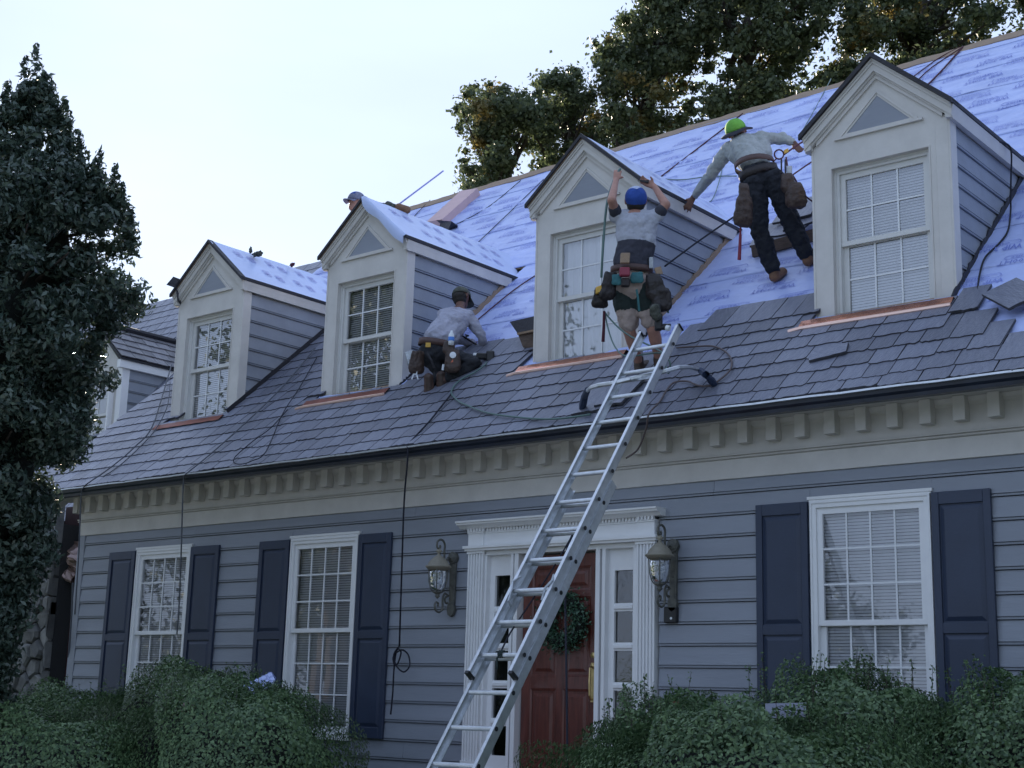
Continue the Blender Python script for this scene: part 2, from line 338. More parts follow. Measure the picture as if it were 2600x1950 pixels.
pr = [(y, z + .018) for y, z in [(-.568, 4.085), (-.58, 4.080), (-.576, 4.05), (-.555, 4.03), (-.55, 4.0), (-.478, 4.0), (-.477, 4.08), (-.485, 4.08), (-.487, 4.012), (-.54, 4.012), (-.543, 4.034), (-.564, 4.055), (-.564, 4.076)]]
m = MB(); m.prism([(-8.52, y, z) for y, z in pr], (HX1 + 8.52, 0, 0)); m.build('gutter', M['gutter'], house)
m = MB()
for i in range(60):
    xa = -8.52 + (HX1 + 8.52) * i / 60; xb = -8.52 + (HX1 + 8.52) * (i + 1) / 60; ja, jb = .003 * math.sin(i * 2.1), .003 * math.sin((i + 1) * 2.1)
    m.add([(xa, -.586, 4.096 + ja), (xa, -.606, 4.100 + ja), (xa, -.604, 4.116 + ja), (xa, -.56, 4.128 + ja), (xb, -.586, 4.096 + jb), (xb, -.606, 4.100 + jb), (xb, -.604, 4.116 + jb), (xb, -.56, 4.128 + jb)], [(0, 1, 5, 4), (1, 2, 6, 5), (2, 3, 7, 6)])
m.build('eave_lip', M['alu'], house)
# roof deck and rake
def slab(name, x0, x1, s0, s1fn, h0, h1, mt, n=24):
    V = []; F = []
    for i in range(n + 1):
        x = x0 + (x1 - x0) * i / n; s1 = s1fn(x)
        V += [RP(x, s0, h0), RP(x, s1, h0), RP(x, s1, h1), RP(x, s0, h1)]
    m = MB(); fs = []
    for i in range(n):
        a = i * 4; fs += [(a + k, a + (k + 1) % 4, a + 4 + (k + 1) % 4, a + 4 + k) for k in range(4)]
    fs += [(0, 1, 2, 3), (n * 4 + 3, n * 4 + 2, n * 4 + 1, n * 4)]
    m.add(V, fs); return m.build(name, mt, house)
nx, ns = 420, 90; X, S = np.meshgrid(np.linspace(-8.5, HX1, nx), np.linspace(0, 1, ns)); SS = .03 + (ridge_s(X) - .03) * S; H = -.006
V = np.stack([X, GY + SS * CS - H * SN, GZ + SS * SN + H * CS], -1).reshape(-1, 3); i = np.arange((ns - 1) * (nx - 1)); a = (i // (nx - 1)) * nx + i % (nx - 1); F = np.stack([a, a + 1, a + nx + 1, a + nx], 1)
keep = np.ones(len(F), bool)
for c in (3.132, -.203, -3.507, -6.453): keep &= ~((np.abs(V[F[:, 0], 0] + .02 - c) < .635) & (V[F[:, 3], 1] > .69) & (V[F[:, 3], 1] < 2.9))
link('roof_deck', np_mesh('roof_deck', V, F[keep], M['plywood'], 4), house)
m = MB(); V = []
for i in range(25):
    x = -8.5 + (HX1 + 8.5) * i / 24; p = RP(x, ridge_s(x), -.004); V += [p, Vector((x, 2 * p.y + .55, 4.05))]
m.add(V, [(2 * i, 2 * i + 2, 2 * i + 3, 2 * i + 1) for i in range(24)]); m.build('rear_roof', M['oldslate'], house)
m = MB(); m.prism([(-8.52, .0, 4.0), (-8.52, GY + .05, GZ - .02), RP(-8.52, ridge_s(-8.5), -.004), RP(-8.52, ridge_s(-8.5), -.2)], (.03, 0, 0)); m.build('rake_board', M['trim'], house)

# underlayment strips, wrinkled
_wv = [(rng.uniform(2, 9), rng.uniform(-3, 3), rng.uniform(0, 6.28), rng.uniform(.4, 1)) for _ in range(8)]
def wrinkle(x, s):
    x = np.asarray(x, float); s = np.asarray(s, float)
    wx = x + .25 * np.sin(1.7 * s + .8 * x) + .1 * np.sin(4.1 * s - 2.3 * x); ws = s + .2 * np.sin(1.1 * x + 2.0 * s)
    h = np.zeros_like(x)
    for (a, b_, ph, am) in _wv:
        h += am * (1 - np.abs(np.sin(.5 * (a * ws * 2.2 + b_ * wx) + ph))) ** 5
    env = .35 + .65 * np.clip(.5 + .8 * np.sin(.9 * x + 1.3 * s) * np.sin(1.9 * s - .6 * x), 0, 1)
    return .0115 * h * env + .005 * np.sin(3 * x + s) * np.sin(2.4 * s - x)
edge = []
k = 0; s0 = .25
while s0 < 9.9:
    s1 = s0 + .93; nx, ns = 520, 26
    X, S = np.meshgrid(np.linspace(-8.5, HX1, nx), np.linspace(0, 1, ns))
    sag = .012 * np.sin(X * .9 + k * 2.1) + .006 * np.sin(X * 3.1 + k)
    top = ridge_s(X) - .17 + .03 * np.sin(X * 5.3) * np.sin(X * 2.1)
    lo = np.minimum(s0 + sag, top); hi = np.minimum(s1 + sag * .5, top)
    if (hi - lo).max() < .05: break
    SS = lo + (hi - lo) * S
    H = .004 + wrinkle(X, SS) + .009 * (1 - S) ** 2
    V = np.stack([X, GY + SS * CS - H * SN, GZ + SS * SN + H * CS], -1).reshape(-1, 3)
    i = np.arange((ns - 1) * (nx - 1)); a = (i // (nx - 1)) * nx + i % (nx - 1); F = np.stack([a, a + 1, a + nx + 1, a + nx], 1)
    xm = V[F[:, 0], 0]; ym = V[F[:, 3], 1]; keep = np.ones(len(F), bool)
    for c in (3.132, -.203, -3.507, -6.453): keep &= ~((np.abs(xm + .015 - c) < .64) & (ym > .62) & (ym < 2.9))
    F = F[keep]
    # thin turned-down lower edge
    L0 = len(V); low = V[:nx].copy(); low[:, 1] += .012 * SN; low[:, 2] -= .012 * CS; V = np.concatenate([V, low]); j = np.arange(nx - 1); F = np.concatenate([F, np.stack([L0 + j, L0 + j + 1, j + 1, j], 1)])
    me = np_mesh('membrane_strip', V, F, M['membrane'], 4); me.polygons.foreach_set('use_smooth', [True] * len(me.polygons))
    link('membrane_strip', me, house); k += 1; s0 += .87

# printed lettering
def text_arrays(txt, size=1.0, off=.0, res=1):
    c = bpy.data.curves.new('lettering', 'FONT'); c.body = txt; c.size = size; c.resolution_u = res; c.offset = off; c.fill_mode = 'BOTH'; c.align_x = 'CENTER'; c.align_y = 'CENTER'
    o = bpy.data.objects.new('lettering', c); COL.objects.link(o); dg = bpy.context.evaluated_depsgraph_get(); me = o.evaluated_get(dg).to_mesh()
    me.calc_loop_triangles(); V = np.array([v.co[:2] for v in me.vertices]); F = np.array([t.vertices[:] for t in me.loop_triangles]); o.evaluated_get(dg).to_mesh_clear()
    bpy.data.objects.remove(o); bpy.data.curves.remove(c); return V, F
T1, F1 = text_arrays('WIP 300HT', .10, .0012)
T2, F2 = text_arrays('CARLISLE', .062, .0008)
# outline capsule around the maker line and a chevron arrow
def ring(w_, h_, t_, n=10):
    P = []; 
    for kx, ky, a0 in ((1, 1, 0), (-1, 1, 90), (-1, -1, 180), (1, -1, 270)):
        for q in range(n // 2):
            a = R_(a0 + 90 * q / (n // 2 - 1)); P.append((kx * (w_ / 2 - h_ / 2) + h_ / 2 * math.cos(a), h_ / 2 * math.sin(a)))
    P = np.array(P); c = P * np.array([(w_ - 2 * t_) / w_, (h_ - 2 * t_) / h_]); m_ = len(P); V = np.concatenate([P, c]); j = np.arange(m_); j2 = (j + 1) % m_
    return V, np.concatenate([np.stack([j, j2, j2 + m_], 1), np.stack([j, j2 + m_, j + m_], 1)])
RV, RF = ring(.42, .085, .007)
def block():
    Vs = [T1 + [0, .055], T2 + [.02, -.04], RV + [0, -.04]]; Fs = [F1, F2, RF]; V = []; F = []; n = 0
    for v, f in zip(Vs, Fs): V.append(v); F.append(f + n); n += len(v)
    return np.concatenate(V), np.concatenate(F)
BV, BF = block()
DORM = {4: 3.132, 3: -.203, 2: -3.507, 1: -6.453}
SF, CWF = .634, .661
def slate_top(x):
    if x < -4.1: return 4.1
    if x < -2.7: return 1.55
    if x < -.9: return 2.2
    if x < .45: return 1.45
    if x < .95: return 1.2
    if x < 1.15: return 1.5
    if x < 1.38: return 1.78
    if x < 2.45: return 1.98
    if x < 3.75: return 1.46
    if x < 4.05: return 1.3
    if x < 4.25: return 1.0
    if x < 4.47: return .76
    if x < 4.66: return .45
    return .2
PV = []; PF = []; n = 0; row = 0; s = .45
while s < 9.2:
    x = -8.2 + (row % 2) * .38 + rng.uniform(-.04, .04)
    while x < 7.2:
        ok = s > slate_top(x) + .1 and s < ridge_s(x) - .4 and rng.random() > .06
        for c in DORM.values():
            if abs(x - c) < .72 and s < 5.2: ok = False
        if ok:
            dx = x + rng.uniform(-.03, .03); ds = s + rng.uniform(-.03, .03); a = rng.uniform(-.05, .05) + math.pi
            V = BV @ np.array([[math.cos(a), math.sin(a)], [-math.sin(a), math.cos(a)]]); X = V[:, 0] + dx; S_ = V[:, 1] + ds; H = .017 + wrinkle(X, S_)
            PV.append(np.stack([X, GY + S_ * CS - H * SN, GZ + S_ * SN + H * CS], -1)); PF.append(BF[:, ::1] + n); n += len(V)
        x += .76
    s += .33; row += 1
tag(link('printed_lettering', np_mesh('printed_lettering', np.concatenate(PV), np.concatenate(PF), M['print'], 3), house), kind='stuff')
# ridge: bare strip of plywood and torn edge
slab('ridge_board', -8.5, HX1, 0, lambda x: 0, 0, 0, M['plywood']) if False else None
m = MB(); V = []
nn = 120
for i in range(nn + 1):
    x = -8.5 + (HX1 + 8.5) * i / nn; rs = ridge_s(x); j = .012 * math.sin(x * 7) + .01 * math.sin(x * 17)
    V += [RP(x, rs - .2 + j, .003), RP(x, rs + .005, .003), RP(x, rs + .005, .03 + j * .4), RP(x, rs - .2 + j, .018)]
fs = []
for i in range(nn):
    a = i * 4; fs += [(a + k, a + (k + 1) % 4, a + 4 + (k + 1) % 4, a + 4 + k) for k in range(4)]
m.add(V, fs); m.build('ridge_board', M['plywood'], house)

# slates
def slate_mesh(seed, L_=.46):
    r = random.Random(seed); n = 9; top = []; W = 1.0
    m = MB(); low = [(-.5 + W * i / n, r.uniform(-.011, .009) + (.018 if i in (0, n) and r.random() < .45 else 0)) for i in range(n + 1)]
    th = .024
    V = [(x, y, th) for x, y in low] + [(.5, L_, th), (-.5, L_, th)]
    k = len(V); V2 = [(x * (1.0), y - .004 + r.uniform(-.003, .003), 0) for x, y in low] + [(.5, L_, 0), (-.5, L_, 0)]
    m.add(V, [tuple(range(k))], 0); base = len(m.v)
    m.add(V2, []); m.f += [(i + 0, base + i, base + (i + 1) % k, (i + 1) % k) for i in range(k)]; m.m += [1] * k
    return m.mesh('roof_slate', [M['slate'], M['slate_edge']])
SLM = [slate_mesh(i) for i in range(10)]
def rot_roof(): return Matrix(((1, 0, 0), (0, CS, -SN), (0, SN, CS)))   # columns: x, s, h
RR = rot_roof()
def slate_obj(x, s, wd, parent, tilt=0., spin=0., h=0.012, me=None, name='roof_slate', Ls=1.):
    o = link(name, me or random.choice(SLM), parent)
    loc = RP(x, s, h); Rm = RR @ Matrix.Rotation(spin, 3, 'Z') @ Matrix.Rotation(tilt, 3, 'X')
    Mx = Rm.to_4x4(); Mx.translation = loc; o.matrix_world = Mx @ Matrix.Diagonal((wd, Ls, 1, 1)); return o
cand = []
rs_ = random.Random(11)
for c in range(19):
    s = -.055 + c * .235 if c else .0
    x = -8.56 + rs_.uniform(-.1, .05)
    while x < HX1:
        wd = rs_.choice((.22, .25, .28, .31, .34, .27)); xc = x + wd / 2
        st = slate_top(xc)
        hide = any(abs(xc - cx) < CWF + .03 - wd / 2 and s > 1.36 for cx in DORM.values())
        if s + .17 < st and not hide and xc < HX1 - .1:
            d = (RP(xc, s) - CAM).length; cand.append((d, xc, s, wd))
        x += wd + .007
cand.sort(); SLT = -.040
LS = lambda xc, s: (1.475 - s) / .46 if s > 1.0 and s < 1.37 and any(abs(xc - q) < CWF + .05 for q in DORM.values()) else 1.0
for d, xc, s, wd in cand[:299]:
    slate_obj(xc, s + rs_.uniform(-.018, .016), wd - .003, house, tilt=SLT + rs_.uniform(-.012, .003), spin=rs_.uniform(-.012, .012), h=.040, Ls=LS(xc, s))
big = MB()
for d, xc, s, wd in cand[299:]:
    me = rs_.choice(SLM); Rm = RR @ Matrix.Rotation(rs_.uniform(-.01, .01), 3, 'Z') @ Matrix.Rotation(SLT + rs_.uniform(-.008, .004), 3, 'X'); loc = RP(xc, s + rs_.uniform(-.008, .008), .038)
    b0 = len(big.v); big.v += [tuple(loc + Rm @ Vector((v.co.x * wd, v.co.y * LS(xc, s), v.co.z))) for v in me.vertices]
    for p in me.polygons: big.f.append(tuple(b0 + q for q in p.vertices)); big.m.append(p.material_index)
tag(big.build('far_slates', [M['slate'], M['slate_edge']], house), kind='stuff')
slab('eave_starter', -8.53, HX1, -.005, lambda x: .3, .0, .012, M['slate_edge'])

# ------------------------------------------------------------------ windows
def window(par, xc, z0, z1, hw, y, nc, nr, zm, casing=.05, fr=.05, deep=.0, names=True, outm='frame', blind=True, sash_m='frame', glass='glass', zt=None):
    """y = plane of the wall; everything sits between y-.03 and y+.09"""
    fm = M[outm]
    m = MB()   # outer frame with stepped brick mould
    for (a, c, yy0, yy1) in ((0, .018, y - .03 + deep, y + .10), (.018, casing, y - .02 + deep, y + .10)):
        m.box(xc - hw + a, xc - hw + c, yy0, yy1, z0, z1 - a); m.box(xc + hw - c, xc + hw - a, yy0, yy1, z0, z1 - a); m.box(xc - hw + c, xc + hw - c, yy0, yy1, z1 - c, z1 - a)
    m.box(xc - hw - (.02 if deep == 0 else 0), xc + hw + (.02 if deep == 0 else 0), y - .045 + deep, y + .10, z0 - .045 if deep == 0 else z0, z0 + .02)
    m.build('window_frame', fm, par)
    ix0, ix1 = xc - hw + casing, xc + hw - casing
    def sash(name, za, zb, ys, rows, bot, top):
        st = .05; m = MB()
        m.box(ix0, ix0 + st, ys, ys + .03, za, zb); m.box(ix1 - st, ix1, ys, ys + .03, za, zb)
        m.box(ix0 + st, ix1 - st, ys, ys + .03, za, za + bot); m.box(ix0 + st, ix1 - st, ys, ys + .03, zb - top, zb)
        m.build(name, M[sash_m], par)
        gx0, gx1, gz0, gz1 = ix0 + st, ix1 - st, za + bot, zb - top
        m = MB(); w_ = .016
        for i in range(1, nc):
            x = gx0 + (gx1 - gx0) * i / nc; m.box(x - w_ / 2, x + w_ / 2, ys + .008, ys + .016, gz0, gz1)
        for j in range(1, rows):
            z = gz0 + (gz1 - gz0) * j / rows; m.box(gx0, gx1, ys + .0065, ys + .0145, z - w_ / 2, z + w_ / 2)
        m.build('muntin_grid', M['muntin'], par)
        for i in range(nc):
            for j in range(rows):
                a = gx0 + (gx1 - gx0) * i / nc; c = gx0 + (gx1 - gx0) * (i + 1) / nc; e = gz0 + (gz1 - gz0) * j / rows; f = gz0 + (gz1 - gz0) * (j + 1) / rows
                t1, t2 = rng.uniform(-.0008, .0008, 2); yy = ys + .018
                mg = MB(); mg.add([(a, yy - t1 - t2, e), (c, yy + t1 - t2, e), (c, yy + t1 + t2, f), (a, yy - t1 + t2, f)], [(0, 1, 2, 3)]); mg.build('pane', M[glass], par)
        return gx0, gx1
    a, c = sash('upper_sash', zm - .02, z1 - casing, y + .0, nr, .045, .055)
    sash('lower_sash', z0 + .02, zm + .015, y + .035, nr, .075, .04)
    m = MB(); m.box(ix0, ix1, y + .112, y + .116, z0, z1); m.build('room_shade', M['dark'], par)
    if blind:
        m = MB(); z = z1 - casing - .03
        while z > z0 + .04:
            m.add([(ix0 + .01, y + .078, z - .0135), (ix1 - .01, y + .078, z - .0135), (ix1 - .01, y + .090, z + .010), (ix0 + .01, y + .090, z + .010)], [(0, 1, 2, 3)]); z -= .027
        tag(m.build('blind_slats', M['blind'], par), kind='stuff')

for (xa, xb) in ((-6.682, -5.602), (-3.802, -2.718), (2.717, 3.784)):
    wo = MB(); wo.box(xa - .022, xb + .022, -.05, -.024, 3.347, 3.372).box(xa - .01, xb + .01, -.04, -.024, 3.33, 3.347)
    wn = wo.build('window', M['white'], house)
    window(wn, (xa + xb) / 2, 1.2, 3.33, (xb - xa) / 2, -.02, 4, 3, 2.31, casing=.055, outm='white', sash_m='white', glass='glass_low')
def shutter(x0, x1):
    z0, z1 = 1.192, 3.332; yb, yf = -.062, -.03; m = MB(); st = .062
    rails = [(z0, z0 + .11), (2.215, 2.30), (z1 - .10, z1)]
    m.box(x0, x0 + st, yb, yf, z0, z1); m.box(x1 - st, x1, yb, yf, z0, z1)
    for a, c in rails: m.box(x0 + st, x1 - st, yb, yf, a, c)
    sh = m.build('shutter', M['shutter'], house, bevel=.003)
    for a, c in ((rails[0][1], rails[1][0]), (rails[1][1], rails[2][0])):
        p = MB(); X0, X1 = x0 + st, x1 - st; e = .045; yo = yb + .018; yi = yb + .004
        p.add([(X0, yo, a), (X1, yo, a), (X1, yo, c), (X0, yo, c), (X0 + .01, yo, a + .01), (X1 - .01, yo, a + .01), (X1 - .01, yo, c - .01), (X0 + .01, yo, c - .01),
               (X0 + e, yi, a + e), (X1 - e, yi, a + e), (X1 - e, yi, c - e), (X0 + e, yi, c - e)],
              [(0, 1, 5, 4), (1, 2, 6, 5), (2, 3, 7, 6), (3, 0, 4, 7), (4, 5, 9, 8), (5, 6, 10, 9), (6, 7, 11, 10), (7, 4, 8, 11), (8, 9, 10, 11)])
        p.build('shutter_panel', M['shutter'], sh)
for a, c in ((-7.242, -6.70), (-5.585, -5.058), (-4.327, -3.82), (-2.70, -2.207), (2.203, 2.70), (3.80, 4.285)): shutter(a, c)

# ------------------------------------------------------------------ entrance
for x0, x1 in ((-1.10, -.90), (.962, 1.160)):
    sur = MB(); sur.box(x0, x1, -.05, .1, .93, 3.05)
    nfl = 5; w0 = (x1 - x0) / (nfl * 2 + 1)
    for i in range(nfl + 1):
        a = x0 + i * 2 * w0; sur.box(a, a + w0, -.068, -.049, 1.03, 3.05)
    sur.box(x0 - .012, x1 + .012, -.075, -.049, .93, 1.03)
    sur.box(x0 - .012, x1 + .012, -.078, -.049, 3.05, 3.075)
    sur.build('pilaster', M['white'], house)
e = MB(); e.box(-1.13, 1.19, -.095, .1, 3.076, 3.10).box(-1.14, 1.20, -.115, .1, 3.10, 3.126)
e.box(-.90, .96, -.05, .1, 3.127, 3.25).box(-1.10, -.90, -.075, .1, 3.127, 3.25).box(.962, 1.162, -.075, .1, 3.127, 3.25)
e.box(-.90, .96, -.058, .1, 3.251, 3.275).box(-1.105, -.897, -.085, .1, 3.251, 3.275).box(.957, 1.168, -.085, .1, 3.251, 3.275)
e.prism([(-1.19, .02, 3.30), (-1.19, -.10, 3.30), (-1.19, -.13, 3.325), (-1.19, -.165, 3.335), (-1.19, -.17, 3.352), (-1.19, -.185, 3.355), (-1.19, -.187, 3.372), (-1.19, .02, 3.374)], (2.44, 0, 0))
ent = e.build('entablature', M['white'], house)
x = -1.095
while x < 1.15:
    yb = -.10 if (x < -.9 or x > .955) else -.072
    d = MB(); d.box(x, x + .024, yb, yb + .03, 3.268, 3.30); d.build('dentil', M['white'], ent); x += .0385
j = MB()   # door frame posts, heads
for x0, x1 in ((-.90, -.875), (-.57, -.535), (-.52, -.47), (.47, .52), (.545, .585), (.90, .962)): j.box(x0, x1, -.035, .1, .93, 3.03)
j.box(-.9, .962, -.03, .1, 3.03, 3.075); j.box(-.9, .9, .0, .1, .90, .95)
j.build('door_frame', M['white'], house, bevel=.003)
def sidelight(x0, x1):
    gx0, gx1 = x0 + .062, x1 - .045
    m = MB(); y0, y1 = .03, .07; zz = [2.83, 2.525, 2.45, 2.165, 2.09, 1.805, 1.73, 1.445, 1.37, 1.09]
    m.box(x0, gx0, y0, y1, .95, 3.03); m.box(gx1, x1, y0, y1, .95, 3.03); m.box(gx0, gx1, y0, y1, 2.83, 3.03)
    for a, c in ((2.45, 2.525), (2.09, 2.165), (1.73, 1.805), (1.37, 1.445)):
        m.box(gx0, gx1, y0 + .005, y1, a, c); m.prism([(gx0, y0 + .004, a + .012), (gx0, y0 - .012, a + .025), (gx0, y0 - .012, c - .025), (gx0, y0 + .004, c - .012)], (gx1 - gx0, 0, 0))
    m.box(gx0, gx1, y0, y1, .95, 1.09)
    sd_ = m.build('sidelight', M['white'], house)
    for a, c in ((2.525, 2.83), (2.165, 2.45), (1.805, 2.09), (1.445, 1.73), (1.09, 1.37)):
        g = MB(); t1 = rng.uniform(-.002, .002); g.add([(gx0, .058 + t1, a), (gx1, .058 - t1, a), (gx1, .058, c), (gx0, .058, c)], [(0, 1, 2, 3)]); g.build('pane', M['glass_dark'], sd_)
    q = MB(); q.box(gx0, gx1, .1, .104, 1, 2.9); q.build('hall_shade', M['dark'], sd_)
sidelight(-.875, -.57); sidelight(.585, .90)
d = MB(); d.box(-.455, .455, .06, .1, .955, 3.01)
for x0, x1 in ((-.455, -.345), (-.03, .05), (.365, .455)): d.box(x0, x1, .045, .061, .955, 3.01)
for z0, z1 in ((.955, 1.09), (1.735, 1.85), (2.60, 2.66), (2.89, 3.01)):
    d.box(-.345, -.03, .045, .061, z0, z1); d.box(.05, .365, .045, .061, z0, z1)
door = d.build('door', M['door'], house, bevel=.002)
for x0, x1 in ((-.345, -.03), (.05, .365)):
    for a, c in ((1.09, 1.735), (1.85, 2.60), (2.66, 2.89)):
        p = MB(); o1, yo, yi = .0, .056, .05
        for (e0, e1, ya, yb_) in ((0, .02, .045, .052), (.02, .045, .058, .058), (.045, .075, .057, .046)):
            pts = []
            for ee, yy in ((e0, ya), (e1, yb_)): pts += [(x0 + ee, yy, a + ee), (x1 - ee, yy, a + ee), (x1 - ee, yy, c - ee), (x0 + ee, yy, c - ee)]
            p.add(pts, [(0, 1, 5, 4), (1, 2, 6, 5), (2, 3, 7, 6), (3, 0, 4, 7)])
        p.add([(x0 + .075, .046, a + .075), (x1 - .075, .046, a + .075), (x1 - .075, .046, c - .075), (x0 + .075, .046, c - .075)], [(0, 1, 2, 3)])
        p.build('door_panel', M['door'], door)
h = MB(); h.box(.385, .435, .035, .046, 1.62, 1.98); h.tube([(.41, .04, 1.93), (.41, .01, 1.945), (.41, -.012, 1.93), (.41, -.02, 1.8), (.41, -.015, 1.68), (.41, .01, 1.64), (.41, .04, 1.65)], .01, 8)
h.lathe((.41, .046, 1.95), [(.001, 0), (.02, 0), (.02, .03), (.001, .035)], 12, axis=(0, -1, 0)); h.lathe((.41, .046, 2.05), [(.001, 0), (.026, 0), (.026, .02), (.001, .025)], 12, axis=(0, -1, 0))
h.build('door_handle', M['brass'], door)
p = MB(); p.box(-1.5, 1.6, -1.7, .1, .3, .9); tag(p.build('porch_step', M['brick']), 'brick porch step in front of the mahogany door', 'step')
p.v and None

# wreath
wr = thing('wreath', 'round dark evergreen wreath hanging on the mahogany door', 'wreath')
def leaves(name, C_, Nrm, size, aspect, mt, parent, fold=0., seed=0, flat=.0):
    """C_ (n,3) centres; random oriented rhombus leaves"""
    r = np.random.default_rng(seed); n = len(C_)
    a = r.normal(size=(n, 3)); 
    if Nrm is not None: a = a * .9 + Nrm * 1.2
    a /= np.linalg.norm(a, axis=1)[:, None]
    t = r.normal(size=(n, 3)); t -= a * (t * a).sum(1)[:, None]; t /= np.linalg.norm(t, axis=1)[:, None]; b_ = np.cross(a, t)
    sz = (size * r.uniform(.6, 1.3, n))[:, None]
    p0 = C_ - t * sz * .5; p2 = C_ + t * sz * .5; p1 = C_ + b_ * sz * aspect * .5 + a * sz * fold; p3 = C_ - b_ * sz * aspect * .5 + a * sz * fold
    V = np.stack([p0, p1, p2, p3], 1).reshape(-1, 3); F = np.arange(4 * n).reshape(n, 4)
    return link(name, np_mesh(name, V, F, mt, 4), parent)
n = 5200; th = rng.uniform(0, 2 * np.pi, n); rr = np.abs(rng.normal(0, .06, n)); ph = rng.uniform(0, 2 * np.pi, n)
cx, cz_, Rw = .088, 2.365, .205
cc = np.stack([cx + (Rw + rr * np.cos(ph)) * np.cos(th), .0 - .03 + rr * np.sin(ph) * .8, cz_ + (Rw + rr * np.cos(ph)) * np.sin(th)], 1)
leaves('foliage', cc, None, .036, .5, M['wreath'], wr, .1, 3)
t = MB(); t.tube([(cx + Rw * math.cos(a), -.02, cz_ + Rw * math.sin(a)) for a in np.linspace(0, 2 * math.pi, 33)], .055, 8); t.build('frame_ring', M['bushcore'], wr)

# ------------------------------------------------------------------ dormers
YD = .634; WO = .74; ZE = 6.925; ZAP = 7.56; PIT = (ZAP - ZE) / WO
def spiral(): pass
def dormer(k, cx):
    yb = 3.4
    body = MB()   # core body
    body.prism([(cx - CWF + .02, YD + .22, 5.0), (cx + CWF - .02, YD + .22, 5.0), (cx + CWF - .02, YD + .22, 6.8), (cx, YD + .22, 6.8 + PIT * (CWF - .02)), (cx - CWF + .02, YD + .22, 6.8)], (0, 2.9, 0))
    # front panel pieces round the window opening
    zt, zb, ww = 6.559, 5.081, .477
    body.box(cx - CWF, cx - ww, YD, YD + .23, 4.99, 6.80); body.box(cx + ww, cx + CWF - .115, YD, YD + .23, 4.99, 6.80)
    body.box(cx - ww, cx + ww, YD, YD + .23, zt, 6.80); body.box(cx - ww, cx + ww, YD, YD + .23, 4.99, zb)
    body.prism([(cx - CWF, YD, 6.80), (cx + CWF, YD, 6.80), (cx, YD, 6.80 + PIT * CWF + .02)], (0, .23, 0))
    D = body.build('dormer', M['trim'], house)
    m = MB(); m.box(cx + CWF - .115, cx + CWF + .004, YD - .012, YD + .1, 5.02, 6.80).box(cx + CWF - .001, cx + CWF + .022, YD - .008, YD + .13, 5.08, 6.80)
    m.build('corner_board', M['trim'], D, bevel=.003)
    m = MB(); m.box(cx - CWF - .02, cx - CWF + .001, YD - .006, YD + .12, 5.06, 6.80); m.build('corner_board', M['trim'], D)
    window(D, cx, zb, zt, ww, YD + .085, 3, 2, 5.83, casing=.045, deep=-.005, blind=(k != 3))
    if k == 3:
        cu = MB(); V = []
        for i in range(61):
            x_ = cx - .43 + .86 * i / 60; y_ = YD + .175 + .012 * math.sin(i * .95) + .006 * math.sin(i * 2.3); V += [(x_, y_, zb + .02), (x_, y_, zt - .05)]
        cu.add(V, [(2 * i, 2 * i + 2, 2 * i + 3, 2 * i + 1) for i in range(60)]); cu.build('curtain', M['blind'], D, smooth=True)
    # thin bead round the opening
    m = MB()
    for a, c, z0, z1 in ((-ww - .012, -ww, zb, zt + .012), (ww, ww + .012, zb, zt + .012), (-ww, ww, zt, zt + .012)): m.box(cx + a, cx + c, YD - .008, YD, z0, z1)
    m.box(cx - ww - .02, cx + ww + .02, YD - .02, YD + .02, zb - .012, zb + .03); m.build('window_bead', M['trim'], D)
    # side boards, both cheeks
    for sg in (1, -1):
        z = 6.755
        i = 0
        while z > 5.0:
            z1 = z; z0 = z - EXPO
            y0 = YD + .13 if sg > 0 else YD + .12
            yroof = lambda zz: GY + (zz - GZ) / math.tan(SLOPE)
            y1 = yroof(z1) + .05
            if y1 > y0 + .04:
                ms = MB(); pr = siding_profile(z0, z1 - z0, 0, 1); X = cx + sg * (CWF - .012)
                V0 = [(X + sg * o, y0, zz) for o, zz in pr]; V1 = [(X + sg * o, max(yroof(zz) + .04, y0 + .001), zz) for o, zz in pr]; nn_ = len(pr)
                ms.add(V0 + V1, [tuple(range(nn_)), tuple(range(nn_, 2 * nn_))[::-1]] + [(a, (a + 1) % nn_, nn_ + (a + 1) % nn_, nn_ + a) for a in range(nn_)])
                ms.build('siding_board', M['siding'], D)
            z -= EXPO; i += 1
        # flashing / bare edge along the roof
        X = cx + sg * (CWF + .012)
        for fm, s0, s1, hh in (((M['tar'], 1.47, 4.0, .11 if k == 1 else .06),) if k in (1, 4) else ((M['tar'], 1.47, 2.15, .03), (M['plywood'], 2.1, 4.0, .06))):
            if sg < 0: continue
            ms = MB(); V = []; nn_ = 26
            for q in range(nn_ + 1):
                s = s0 + (s1 - s0) * q / nn_; jj = .012 * math.sin(q * 2.7 + k) * (k != 1)
                V += [RP(X, s, -.02), RP(X + sg * .014, s, -.02), RP(X + sg * .014, s, hh + jj), RP(X, s, hh + jj)]
            fs = []
            for q in range(nn_):
                a = q * 4; fs += [(a + t_, a + (t_ + 1) % 4, a + 4 + (t_ + 1) % 4, a + 4 + t_) for t_ in range(4)]
            ms.add(V, fs); ms.build('side_flashing', fm, D)
    # gable triangle panel with its moulding
    wt, zb2, za2 = .406, 6.836, 7.228
    pn = MB(); pn.prism([(cx - wt + .06, YD - .002, zb2 + .03), (cx + wt - .06, YD - .002, zb2 + .03), (cx, YD - .002, za2 - .055)], (0, -.004, 0)); pn.build('gable_panel', M['siding'], D)
    ml = MB()
